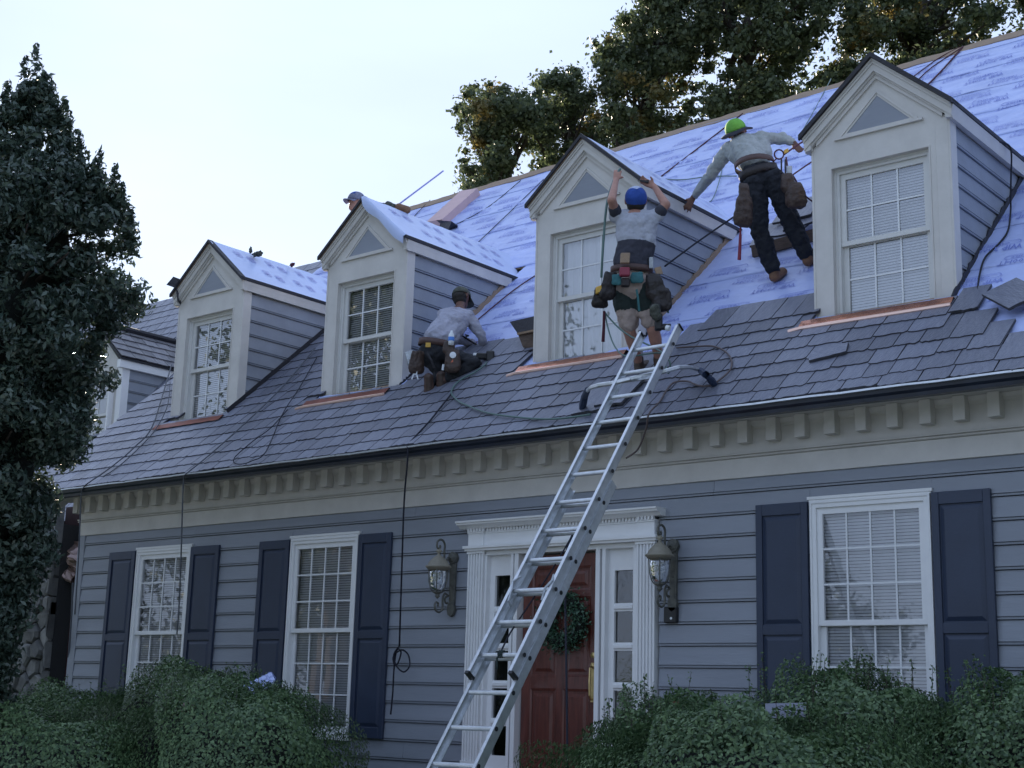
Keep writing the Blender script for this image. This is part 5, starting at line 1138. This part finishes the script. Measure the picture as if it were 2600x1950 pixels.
m.tube([c_ - RGT * .018, c_ + RGT * .018], .008, 6); m.build('spring_clamp', M['plastic_white'], p1)
m = MB(); m.obox(A_(1042, 908, 15.95), RGT * .045 + UP * .015, UP * .075 - RGT * .02, FWD * .01); m.build('metal_square', M['aluworn'], p1, bevel=.005)
m = MB(); m.tube([A_(1083, 895, 15.7), A_(1095, 915, 15.68), A_(1102, 934, 15.68)], .014, 8); m.build('slate_hammer', M['tar'], p1)
m = MB(); m.tube([A_(1168, 862, 16.5), A_(1190, 852, 16.55), A_(1180, 850, 16.55)], .010, 6); m.tube([A_(1170, 850, 16.5), A_(1195, 866, 16.5), A_(1217, 880, 16.45)], .012, 6); m.build('slate_ripper', M['tar'], p1)
ng = MB(); n0 = roof(1229, 905, .1); ng.obox(n0, RGT * .09 + FWD * .02, UP * .035 + RGT * .01, FWD * .035); ng.obox(n0 + RGT * .07, RGT * .045, UP * .06, FWD * .04); ng.obox(n0 - RGT * .06 - UP * .03, RGT * .02, UP * .06, FWD * .02)
go = ng.build('nail_gun', M['plastic_black'], None, bevel=.012); tag(go, 'black pneumatic nail gun lying on the slates by the kneeling man', 'nail gun')
m = MB(); m.obox(n0 - RGT * .10 + UP * .02, RGT * .02, UP * .014, FWD * .03); m.build('magazine_plate', M['plastic_white'], go)

# --- man in green cap stretched between the dormers
p3 = thing('person', 'man in lime green cap and black trousers leaning between third and right dormers', 'person')
hd = A_(1871, 338, 15.05); nk = A_(1886, 358, 15.03); ch = A_(1894, 372, 14.95); wa = A_(1918, 420, 14.68); hp3 = A_(1930, 450, 14.55)
shL, shR = A_(1850, 380, 15.02), A_(1932, 352, 14.98); elL, elR = A_(1805, 442, 15.10), A_(1985, 352, 14.95); wrL, wrR = A_(1761, 500, 15.30), A_(2014, 361, 14.85)
hiL, hiR = A_(1916, 468, 14.50), A_(1965, 458, 14.46); knL, knR = A_(1930, 590, 14.38), A_(2012, 570, 14.38); anL, anR = roof(1966, 692, .11), roof(2050, 652, .11)
tor = (nk - hp3).normalized()
m = MB(); hu, hf, hs = head(m, hd, UP * .9 - RGT * .38 - FWD * .30, FWD)
capsule(m, nk, .055, hd - hu * .03, .055); capsule(m, ch, .1, wa, .1, 1.3, RGT); capsule(m, nk, .07, shL, .05); capsule(m, nk, .07, shR, .05)
for a, b_, c_ in ((shL, elL, wrL), (shR, elR, wrR)): capsule(m, a, .05, b_, .042); capsule(m, b_, .042, c_, .030)
capsule(m, hp3, .1, hiL, .09); capsule(m, hp3, .1, hiR, .09)
for a, b_, c_ in ((hiL, knL, anL), (hiR, knR, anR)): capsule(m, a, .08, b_, .058); capsule(m, b_, .055, c_, .038)
hand(m, wrL, -RGT * .4 - UP * .75 + FWD * .1, -RGT * .8 + UP * .3, -UP - RGT * .1 + FWD * .3, .20, .35, .1); hand(m, wrR, -UP * .6 + RGT * .45, -RGT, -FWD - UP * .3, .18, .05, .7)
organic(m, 'body', M['skin_dark'], p3, .009, 3)
m = MB(); capsule(m, ch + tor * .03, .13, ch.lerp(wa, .5), .128, 1.35, RGT - UP * .1); capsule(m, ch.lerp(wa, .4), .13, wa, .125, 1.3, RGT - UP * .15); capsule(m, nk - UP * .03, .09, shL, .078); capsule(m, nk - UP * .03, .09, shR, .078)
for a, b_, c_ in ((shL, elL, wrL), (shR, elR, wrR)): capsule(m, a, .076, b_, .062); capsule(m, b_, .060, b_.lerp(c_, .92), .043)
capsule(m, shL, .085, A_(1895, 410, 14.85), .11); capsule(m, shR, .085, A_(1935, 395, 14.85), .11)
organic(m, 'shirt', M['shirt_olive'], p3, .010, 3, .038)
m = MB(); capsule(m, hp3 + tor * .04, .135, hp3 - UP * .05, .14, 1.32, RGT)
for a, b_, c_ in ((hiL, knL, anL), (hiR, knR, anR)): capsule(m, a, .120, b_, .094); capsule(m, b_, .094, b_.lerp(c_, .88), .080)
organic(m, 'trousers', M['black_cloth'], p3, .010, 3, .055)
for a1, dx in ((anL, .01), (anR, .05)):
    m = MB(); toe = a1 + Vector((0, .15, .10)) + RGT * dx; capsule(m, a1 - UP * .05, .050, toe - UP * .05, .045, 1.1, RGT); capsule(m, a1 - UP * .02, .056, a1 + UP * .04, .05)
    organic(m, 'boot', M['boot'], p3, .009, 3, .012)
capmesh('cap', hd + hu * .04, hu, hf, M['cap_green'], p3, None, False, .112)
m = MB(); V = []   # sun flap brim
for i in range(25):
    t = 2 * math.pi * i / 24; e0 = hf * math.cos(t) * .108 + hs * math.sin(t) * .104; k_ = .075; V += [hd + hu * .035 + e0, hd - hu * (.0 + .012 * math.sin(3 * t)) + e0 * (1 + k_ / .108)]
m.add(V, [(2 * i, 2 * i + 1, 2 * i + 3, 2 * i + 2) for i in range(24)]); bo = m.build('hat_brim', M['vest'], p3, smooth=True); bo.modifiers.new('thick', 'SOLIDIFY').thickness = .005
belt(A_(1916, 420, 14.62), tor * .6 + UP * .5, .148, 1.40, RGT - UP * .05 + UP * .3, .07, M['belt'], p3)
belt(A_(1926, 440, 14.56), UP * .8 - RGT * .25, .152, 1.36, RGT + UP * .25, .085, M['leather_dark'], p3, 'harness_belt')
m = MB(); pouch(m, A_(1890, 470, 14.28), .13, .22, .09, -UP + RGT * .05, RGT + FWD * .3, -FWD - RGT * .3); pouch(m, A_(1893, 505, 14.26), .21, .32, .12, -UP - RGT * .08, RGT + FWD * .3, -FWD - RGT * .3); organic(m, 'tool_pouch', M['leather'], p3, .008, 2, .025)
m = MB(); pouch(m, A_(1992, 445, 14.24), .13, .2, .09, -UP + RGT * .1, RGT, -FWD + RGT * .3); pouch(m, A_(2008, 470, 14.22), .19, .27, .12, -UP + RGT * .12, RGT, -FWD + RGT * .3); organic(m, 'tool_pouch', M['leather'], p3, .008, 2, .025)
m = MB(); m.tube([A_(1881, 560, 14.2), A_(1880, 595, 14.2)], .010, 8); m.tube([A_(1880, 595, 14.2), A_(1877, 660, 14.2)], [.014, .019], 8); m.build('red_handled_hammer', M['plastic_red'], p3)
m = MB(); m.obox(A_(2004, 432, 14.2), RGT * .026, UP * .04, FWD * .02); m.build('metal_square', M['aluworn'], p3, bevel=.004)
for u in (1984, 1994):
    m = MB(); m.tube([A_(u, 405, 14.3), A_(u, 440, 14.25)], .009, 8); m.build('pencil', M['leather_dark'], p3)
m = MB(); m.tube([A_(1978 + 12 * math.cos(t), 392 + 12 * math.sin(t), 14.5) for t in np.linspace(0, 6.28, 13)], .008, 6); m.tube([A_(1950, 405, 14.55), A_(1966, 408, 14.5), A_(1972, 402, 14.5)], .008, 6); m.build('lanyard_ring', M['rope_red'], p3)
m = MB(); m.obox(A_(1996, 384, 14.5), RGT * .022 + UP * .01, UP * .02, FWD * .01); m.build('yellow_tag', M['plastic_yellow'], p3)
rope('harness_rope', [A_(1990, 393, 14.5), A_(2005, 382, 14.55), A_(2025, 368, 14.7), A_(2044, 357, 14.8), A_(2056, 352, 14.9)], .009, 'rope_red', 'dark red rope held in the right hand of the green capped man')
rope('side_rope', [A_(1996, 400, 14.4), A_(2003, 440, 14.2), A_(2014, 447, 14.3), A_(2030, 475, 14.3), A_(2048, 500, 14.4), A_(2072, 517, 14.5)], .009, 'rope_red', 'dark rope curving from the tool belt behind the right dormer')
rope('cross_rope', [A_(2010, 446, 14.3), A_(2040, 425, 14.5), A_(2070, 405, 14.7)], .008, 'rope_red', 'straight dark rope from the tool belt up to the right dormer')

# --- man behind the second dormer gable
p4 = thing('person', 'man in grey cap crouching behind the second dormer ridge', 'person')
hd = A_(905, 515, 17.95); nk = A_(922, 540, 17.95); ch = A_(945, 545, 18.0); wa = A_(978, 560, 18.3); sh = A_(900, 560, 17.9)
m = MB(); hu, hf, hs = head(m, hd, UP + RGT * .1, -FWD * .6 - RGT * .8)
capsule(m, nk, .055, hd, .055); capsule(m, ch, .1, wa, .1); capsule(m, nk, .07, sh, .05); el = A_(893, 620, 17.8); capsule(m, sh, .05, el, .04); capsule(m, el, .04, A_(915, 640, 17.75), .03)
el2 = A_(975, 524, 18.1); wr2 = A_(998, 528, 18.0); capsule(m, A_(955, 525, 18.05), .05, el2, .042); capsule(m, el2, .042, wr2, .03); hand(m, wr2, RGT * .8 - UP * .4, UP, -UP, .18, .1, .5); hand(m, A_(915, 640, 17.75), RGT * .5 + UP * .6, FWD, RGT, .18, .1, .5)
lg = A_(1000, 600, 18.5); capsule(m, wa, .1, lg, .07); capsule(m, lg, .06, A_(1020, 560, 18.7), .04)
organic(m, 'body', M['skin'], p4, .010, 3)
m = MB(); capsule(m, nk, .09, ch, .13); capsule(m, ch, .13, wa, .13); capsule(m, nk, .08, sh, .078); capsule(m, sh, .078, el, .06); capsule(m, A_(945, 535, 18.0), .10, A_(962, 535, 18.05), .09); capsule(m, A_(955, 527, 18.05), .06, el2, .05); organic(m, 'jacket', M['vest'], p4, .012, 4, .03)
m = MB(); capsule(m, wa, .12, lg, .09); capsule(m, lg, .08, A_(1018, 565, 18.7), .06); organic(m, 'trousers', M['grey_cloth'], p4, .012, 3, .03)
m = MB(); capsule(m, A_(1012, 527, 17.95), .050, A_(1034, 533, 17.9), .046, 1.1, UP); organic(m, 'boot', M['boot'], p4, .009, 3, .012)
m = MB(); capsule(m, A_(985, 519, 18.0), .045, A_(1000, 526, 17.98), .04); organic(m, 'work_glove', M['cap_camo'], p4, .009, 2, .03)
capmesh('cap', hd + hu * .03, hu, hf, M['cap_grey'], p4, M['cap_blue'], True, .108, panel=(0,), blen=.08)

# ------------------------------------------------------------------ trees and shrubs
def blob_leaves(clumps, per, seed, shell=.55):
    """clumps: list of (centre, radius vec); returns leaf centres and outward normals"""
    r = np.random.default_rng(seed); C_ = []; N_ = []
    for (c, rad, wgt) in clumps:
        n = max(8, int(per * wgt)); d = r.normal(size=(n, 3)); d /= np.linalg.norm(d, axis=1)[:, None]; q = r.random(n) ** shell
        C_.append(np.array(c) + d * np.array(rad) * (np.abs(r.normal(0, .62, n)) if shell < .61 else q)[:, None]); N_.append(d)
    return np.concatenate(C_), np.concatenate(N_)
def inpoly(x, y, P):
    c = False; j = len(P) - 1
    for i in range(len(P)):
        if (P[i][1] > y) != (P[j][1] > y) and x < (P[j][0] - P[i][0]) * (y - P[i][1]) / (P[j][1] - P[i][1]) + P[i][0]: c = not c
        j = i
    return c
def bg_tree(name, label, poly, depth, trunk, nclump, seed, per=150, leaf=.17):
    T = thing(name, label, 'tree', 'trees behind the house'); r = random.Random(seed)
    x0, x1 = min(p[0] for p in poly), max(p[0] for p in poly); y0, y1 = min(p[1] for p in poly), max(p[1] for p in poly); cl = []; cp = []
    tries = 0
    nclump_ = int(nclump * 1.55)
    while len(cl) < nclump_ and tries < 6000:
        tries += 1; u, v = r.uniform(x0, x1), r.uniform(y0, y1)
        if not inpoly(u, v, poly): continue
        rp = r.uniform(20, 40); 
        if not all(inpoly(u + dx * rp * .6, v + dy * rp * .6, poly) for dx, dy in ((1, 0), (-1, 0), (0, 1), (0, -1))): rp = r.uniform(11, 18)
        d = depth + r.uniform(-2.2, 2.2); rad = rp * d / FPX; c = at(u, v, d); cl.append((c, (rad * 1.25, rad * 1.25, rad * r.uniform(.7, 1.0)), (rp / 28) ** 2)); cp.append(c)
    C_, N_ = blob_leaves(cl, int(per * 1.5), seed, .6); leaves('crown', C_, N_, leaf * .76, .62, M['tree'], T, .08, seed)
    t0 = at(trunk[0], trunk[1], depth); t1 = at(trunk[2], trunk[3], depth); base = Vector((t0.x, t0.y, .3)); m = MB(); spine = [base, base.lerp(t0, .6) + Vector((.2, 0, 0)), t0, t0.lerp(t1, .5) + Vector((.25, 0, .1)), t1]
    m.tube(spine, [.34, .28, .2, .13, .04], 8)
    for c in r.sample(cp, min(len(cp), 26)):
        q = min(1, max(0, r.uniform(.0, .85))); a = t0.lerp(t1, q) if c.z > t0.z + 1 else t0; mid = a.lerp(c, .5) + Vector((r.uniform(-.3, .3), r.uniform(-.3, .3), r.uniform(-.1, .4))); m.tube([a, mid, c], [.07, .045, .012], 5)
    m.build('trunk', M['bark'], T, smooth=True)
bg_tree('tree', 'leftmost rounded tree beyond the ridge with airy gaps', [(1165, 255), (1190, 208), (1262, 212), (1350, 236), (1376, 290), (1372, 335), (1335, 350), (1300, 390), (1290, 470), (1290, 530), (1190, 540), (1165, 430), (1184, 380), (1158, 330)], 36, (1275, 520, 1255, 280), 62, 21, 170)
bg_tree('tree', 'mid height tree filling the gap left of the third dormer apex', [(1352, 215), (1400, 178), (1500, 172), (1528, 260), (1545, 330), (1520, 480), (1340, 500), (1345, 420), (1322, 360), (1372, 300)], 38, (1430, 480, 1440, 230), 66, 22, 170)
bg_tree('tree', 'tall tree rising above the blue capped man with yellow-orange leaf patches', [(1500, 178), (1510, 110), (1562, 85), (1572, 30), (1620, 0), (1640, -80), (1800, -100), (1850, 60), (1822, 160), (1765, 230), (1700, 250), (1660, 300), (1640, 420), (1500, 440), (1545, 270)], 35, (1600, 420, 1690, 20), 110, 23, 170)
bg_tree('tree', 'broad tree directly above the man in the green cap', [(1790, -100), (2150, -100), (2120, 20), (2060, 150), (2020, 230), (2040, 330), (1850, 380), (1690, 400), (1690, 320), (1760, 270), (1840, 180)], 34, (1850, 360, 1900, 0), 110, 24, 170)
bg_tree('tree', 'rightmost tree running out of the frame above the right dormer', [(2140, -100), (2760, -130), (2760, 140), (2500, 180), (2420, 230), (2200, 300), (2040, 320), (2070, 190), (2110, 140), (2140, 90)], 34, (2290, 240, 2350, -40), 170, 25, 170)
bg_tree('tree', 'dark low tree mostly behind the ridge between the taller ones', [(1540, 260), (1640, 290), (1750, 250), (1820, 240), (1900, 260), (2000, 220), (2080, 210), (2150, 230), (2180, 330), (1900, 400), (1560, 460)], 39, (1900, 400, 1930, 260), 80, 26, 150)
# trees on the camera's side of the street, seen in the window glass
def plain_tree(x, y, h, r0, seed, label):
    T = thing('tree', label, 'tree', 'trees across the lawn behind the viewer'); r = random.Random(seed); cl = []
    for i in range(46):
        a = r.uniform(0, 6.28); q = r.uniform(0, 1) ** .6; z = h * r.uniform(.3, .97); rr_ = r0 * math.sin(min(1, (1.05 - z / h) * 1.6) * 1.4) * q; cl.append(((x + rr_ * math.cos(a), y + rr_ * math.sin(a), z), (1.1, 1.1, .8), 1))
    C_, N_ = blob_leaves(cl, 420, seed, .6); leaves('crown', C_, N_, .24, .6, M['tree_green'], T, .08, seed)
    m = MB(); m.tube([(x, y, -.2), (x + .2, y, h * .5), (x, y, h * .9)], [.4, .28, .05], 8); m.build('trunk', M['bark'], T)
for i, (x, y, h, r0, lb) in enumerate(((-34, -30, 8, 5, 'leftmost'), (-20, -42, 7.5, 5, 'second'), (-6, -48, 7.5, 5.5, 'third'), (6, -50, 8, 6, 'fourth'), (19, -50, 7.5, 5.5, 'fifth'), (32, -46, 8, 5.5, 'rightmost'))):
    plain_tree(x, y, h, r0, 60 + i, lb + ' tree of the row across the lawn, seen mirrored in the glass')

def big_tree(x, y, h, r0, seed, label):
    T = thing('tree', label, 'tree'); r = random.Random(seed); cl = []
    for i in range(90):
        a = r.uniform(0, 6.28); q = r.uniform(0, 1) ** .6; z = h * r.uniform(.16, .97); rr_ = r0 * math.sin(min(1, (1.05 - z / h) * 1.6) * 1.4) * q; cl.append(((x + rr_ * math.cos(a), y + rr_ * math.sin(a), z), (1.0, 1.0, .8), 1))
    C_, N_ = blob_leaves(cl, 620, seed, .6); leaves('crown', C_, N_, .14, .6, M['tree_green'], T, .08, seed)
    m = MB(); m.tube([(x, y, -.2), (x + .2, y, h * .5), (x, y, h * .9)], [.4, .28, .05], 8); m.build('trunk', M['bark'], T)
big_tree(-10.3, -6.9, 13, 4.2, 91, 'big leafy tree left of the house, mirrored in the two left dormer windows')
big_tree(-14.5, -11, 13, 4.4, 92, 'unseen leafy tree added for shade farther left of the viewer, mirrored in the second dormer window')  # added out of view to deepen the shade on the left facade
big_tree(14.2, -2.5, 13, 4.6, 93, 'unseen big leafy tree added for shade right of the house beyond the picture edge, nearest the viewer')  # unseen; added to darken the right-facing sides of blocks and dormers
big_tree(17, -12.5, 14, 5, 95, 'big leafy tree added to block light at the right hand of the viewer, outside the picture')  # added outside the view to hold back sky light from the right front
big_tree(19, 6, 15, 5, 94, 'unseen big leafy tree added to screen the sky right of the house beyond the picture edge, beside the gable')  # extra unseen tree, added to keep light off the dormer cheeks
# holly
hl = thing('holly_tree', 'tall dark glossy holly tree at the left in front of the house corner', 'tree')
HB = Vector((-3.95, -3.75, .9)); HT = Vector((-2.72, -4.42, 7.2)); cl = []; r = random.Random(9)
def axis_pt(z): f = (z - HB.z) / (HT.z - HB.z); return HB.lerp(HT, f)
RIM = [(1.0, .2), (1.8, .26), (2.5, .42), (3.2, .6), (3.8, .82), (4.4, 1.0), (5.0, 1.05), (5.5, 1.0), (5.9, .78), (6.2, .52), (6.5, .34), (6.8, .18), (7.2, .07)]
zz_ = np.array([a for a, b_ in RIM]); rz_ = np.array([b_ for a, b_ in RIM])
for i in range(620):
    z = r.uniform(1.0, 7.0) if i > 40 else r.uniform(6.0, 7.2); R0 = float(np.interp(z, zz_, rz_)); a = r.uniform(0, 6.28); q = r.uniform(.45, 1.0) ** .7 * (1 + .12 * math.sin(a * 3 + z * 2)); c = axis_pt(z) + Vector((math.cos(a), math.sin(a), 0)) * R0 * q; s_ = r.uniform(.10, .26) if z < 6.2 else r.uniform(.05, .11)
    cl.append((c, (s_, s_, s_ * .9), min(3, (s_ / .15) ** 2)))
# upright leader shoots
for (u, v0, v1) in ((90, 118, 330), (60, 150, 340), (15, 215, 330), (165, 255, 390), (205, 340, 460), (250, 385, 500), (290, 425, 560), (315, 470, 600), (330, 530, 640)):
    n = 16; ww_ = r.uniform(.8, 1.2); ph_ = r.uniform(0, 6)
    for k_ in range(n):
        f = k_ / (n - 1); c = at(u + r.uniform(-7, 7) * (.4 + f) + 5 * math.sin(ph_ + 3 * f), v0 + (v1 - v0) * f, 13.0 + r.uniform(-.06, .06)); s_ = (.03 + .09 * f) * ww_; cl.append((c, (s_, s_, s_ * 1.3), .045 + .13 * f))
C_, N_ = blob_leaves(cl, 190, 31, .75)
o = leaves('foliage', C_, N_, .072, .42, M['holly'], hl, .14, 31)
m = MB(); m.tube([HB - Vector((0, 0, .3)), axis_pt(3), axis_pt(5), axis_pt(6.6)], [.13, .1, .06, .02], 8)
for i in range(60):
    z = r.uniform(1.4, 6); a = r.uniform(0, 6.28); c = axis_pt(z); m.tube([c, c + Vector((math.cos(a), math.sin(a), .35)) * float(np.interp(z, zz_, rz_)) * .85], [.03, .008], 5)
m.build('trunk', M['bark'], hl, smooth=True)
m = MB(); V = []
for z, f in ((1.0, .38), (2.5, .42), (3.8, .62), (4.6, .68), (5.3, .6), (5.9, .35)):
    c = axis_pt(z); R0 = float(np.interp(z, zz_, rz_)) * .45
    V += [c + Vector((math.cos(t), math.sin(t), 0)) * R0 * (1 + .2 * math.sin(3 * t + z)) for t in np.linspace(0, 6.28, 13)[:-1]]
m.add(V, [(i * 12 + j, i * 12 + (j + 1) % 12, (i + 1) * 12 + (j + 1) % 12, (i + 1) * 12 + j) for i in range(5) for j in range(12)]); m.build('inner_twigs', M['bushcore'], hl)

# boxwood shrubs
def shrub(label, c, rad, seed, n, leaf=.036, shoots=30, top=None):
    n = int(n * 1.1); S_ = thing('boxwood_shrub', label, 'shrub', 'clipped shrubs along the front of the house'); r = np.random.default_rng(seed); c = np.array(c); rad = np.array(rad)
    d = r.normal(size=(n, 3)); d /= np.linalg.norm(d, axis=1)[:, None]; d[:, 2] = np.abs(d[:, 2]) * np.where(r.random(n) < .8, 1, -1)
    lump_ = 1 + .07 * np.sin(d[:, 0] * 7 + seed) * np.sin(d[:, 1] * 6 + 1) + .06 * np.sin(d[:, 2] * 9 + d[:, 0] * 5) + .05 * np.sin(d[:, 0] * 17 + d[:, 2] * 13)
    q = 1 - .16 * r.random(n) ** 1.6
    # superellipsoid for a clipped, broad-shouldered form
    e = (np.abs(d) ** 3).sum(1) ** (-1 / 3.); P = c + d * rad * (e * lump_ * q)[:, None]
    leaves('foliage', P, d, leaf, .55, M['box'], S_, .1, seed)
    # soft shoots standing out of the top
    SP = []; m = MB()
    for i in range(shoots):
        a = r.uniform(0, 2 * np.pi); rr_ = np.sqrt(r.random()) * .78; x_, y_ = np.cos(a) * rr_, np.sin(a) * rr_; zt_ = (max(0, 1 - abs(x_) ** 3 - abs(y_) ** 3)) ** (1 / 3); b0 = c + rad * np.array([x_, y_, zt_]) * .97; h_ = r.uniform(.06, .24) * (r.random() ** .5 + .3); tp = b0 + np.array([r.normal() * .03, r.normal() * .03, h_])
        m.tube([tuple(b0), tuple(tp)], [.003, .0015], 4); k_ = int(h_ / .012); f = r.random(k_); SP.append(b0 + (tp - b0) * f[:, None] + r.normal(size=(k_, 3)) * .012)
    tag(leaves('young_shoots', np.concatenate(SP), None, leaf * .85, .5, M['box'], S_, .1, seed + 1), kind='stuff'); tag(m.build('stems', M['bark'], S_), kind='stuff')
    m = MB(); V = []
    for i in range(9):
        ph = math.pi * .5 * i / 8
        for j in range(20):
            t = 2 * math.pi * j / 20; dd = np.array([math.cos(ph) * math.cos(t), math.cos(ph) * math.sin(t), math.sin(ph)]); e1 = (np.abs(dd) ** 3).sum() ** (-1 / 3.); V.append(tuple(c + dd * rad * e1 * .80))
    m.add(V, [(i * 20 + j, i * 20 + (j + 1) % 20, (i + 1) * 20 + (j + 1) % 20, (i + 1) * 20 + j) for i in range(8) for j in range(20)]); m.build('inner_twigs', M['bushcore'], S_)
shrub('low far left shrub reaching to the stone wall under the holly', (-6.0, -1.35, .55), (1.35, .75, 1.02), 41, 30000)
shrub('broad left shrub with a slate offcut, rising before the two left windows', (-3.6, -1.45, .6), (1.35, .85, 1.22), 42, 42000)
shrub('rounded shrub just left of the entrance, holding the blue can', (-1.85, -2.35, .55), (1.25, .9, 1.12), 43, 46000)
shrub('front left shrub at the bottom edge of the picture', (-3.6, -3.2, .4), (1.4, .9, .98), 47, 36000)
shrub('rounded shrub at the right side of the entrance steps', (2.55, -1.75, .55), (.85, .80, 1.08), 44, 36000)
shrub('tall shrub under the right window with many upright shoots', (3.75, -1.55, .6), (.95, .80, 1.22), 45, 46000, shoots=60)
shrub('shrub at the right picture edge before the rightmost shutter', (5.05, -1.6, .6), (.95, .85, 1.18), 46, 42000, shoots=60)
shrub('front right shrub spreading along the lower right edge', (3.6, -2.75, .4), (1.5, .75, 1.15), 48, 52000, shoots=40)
# debris in the shrubs
def chip(corners, th_, mt, label, cat='slate', name='slate_offcut'):
    m = MB(); P = [Vector(p) for p in corners]; n_ = (P[1] - P[0]).cross(P[2] - P[0]).normalized(); m.prism(P, n_ * th_); return tag(m.build(name, M[mt]), label, cat)
D1_ = 14.3
co = chip([at(608, 1746, 13.6), at(688, 1706, 13.6), at(698, 1725, 13.5), at(690, 1745, 13.4), at(622, 1768, 13.4)], .01, 'membrane', 'pale blue offcut with a honeycomb print stuck in the left shrub', 'offcut', 'membrane_offcut')
m = MB()
for i in range(5):
    for j in (0, 1):
        c_ = at(622 + i * 16 + j * 6, 1745 - i * 8 + j * 9, 13.38 - .005); m.tube([c_ + (CR * math.cos(t) + CU * math.sin(t) * .8) * .032 for t in np.linspace(0, 2 * math.pi, 7)], .0025, 4)
m.build('honeycomb_print', M['print'], co)
cn = thing('drink_can', 'blue and white can lying in the left shrub', 'can'); c0, c1 = at(580, 1790, 13.1), at(596, 1762, 13.1); ax_ = (c1 - c0); m = MB(); m.lathe(c0, [(.001, 0), (.026, .002), (.033, .012), (.033, .02)], 14, axis=ax_); m.build('can_end', M['aluworn'], cn, smooth=True)
m = MB(); m.lathe(c0, [(.033, .02), (.033, .085)], 14, axis=ax_); m.build('can_label', M['plastic_blue'], cn, smooth=True); m = MB(); m.lathe(c0, [(.0332, .06), (.0332, .11), (.027, .122), (.001, .123)], 14, axis=ax_); m.build('can_top', M['plastic_white'], cn, smooth=True)
lump('paper_scrap', at(473, 1790, 13.35), .075, 'pinkboard', 'crumpled pinkish white paper scrap on the left shrub', 'paper', 8, (1, .6, 1), .6)
chip([at(1943, 1786, 9.45), at(2047, 1784, 9.45), at(2046, 1820, 9.35), at(1944, 1824, 9.35)], .008, 'slate', 'rectangular pale slate offcut resting on the right shrub')
chip([at(1625, 1787, 10.4), at(1690, 1775, 10.4), at(1695, 1790, 10.3), at(1650, 1805, 10.3)], .008, 'slate_edge', 'dark slate shard on the shrub beside the entrance')
chip([at(2158, 1886, 9.0), at(2210, 1890, 9.0), at(2200, 1905, 8.95), at(2170, 1903, 8.95)], .01, 'slate_edge', 'small dark slate chip low in the right shrub')
for u, v, lb in ((1718, 1783, 'dry brown leaf on the shrub next to the dark slate shard'), (1826, 1795, 'dry orange leaf on the shrub left of the pale slate offcut')):
    m = MB(); c_ = at(u, v, 9.95); m.add([c_ + CR * -.035, c_ + CU * .02, c_ + CR * .03 + CU * .01, c_ + CU * -.022 + CR * .01], [(0, 1, 2, 3)]); o = m.build('dry_leaf', M['boot']); tag(o, lb, 'leaf'); o.modifiers.new('thick', 'SOLIDIFY').thickness = .002
bpy.context.view_layer.update()
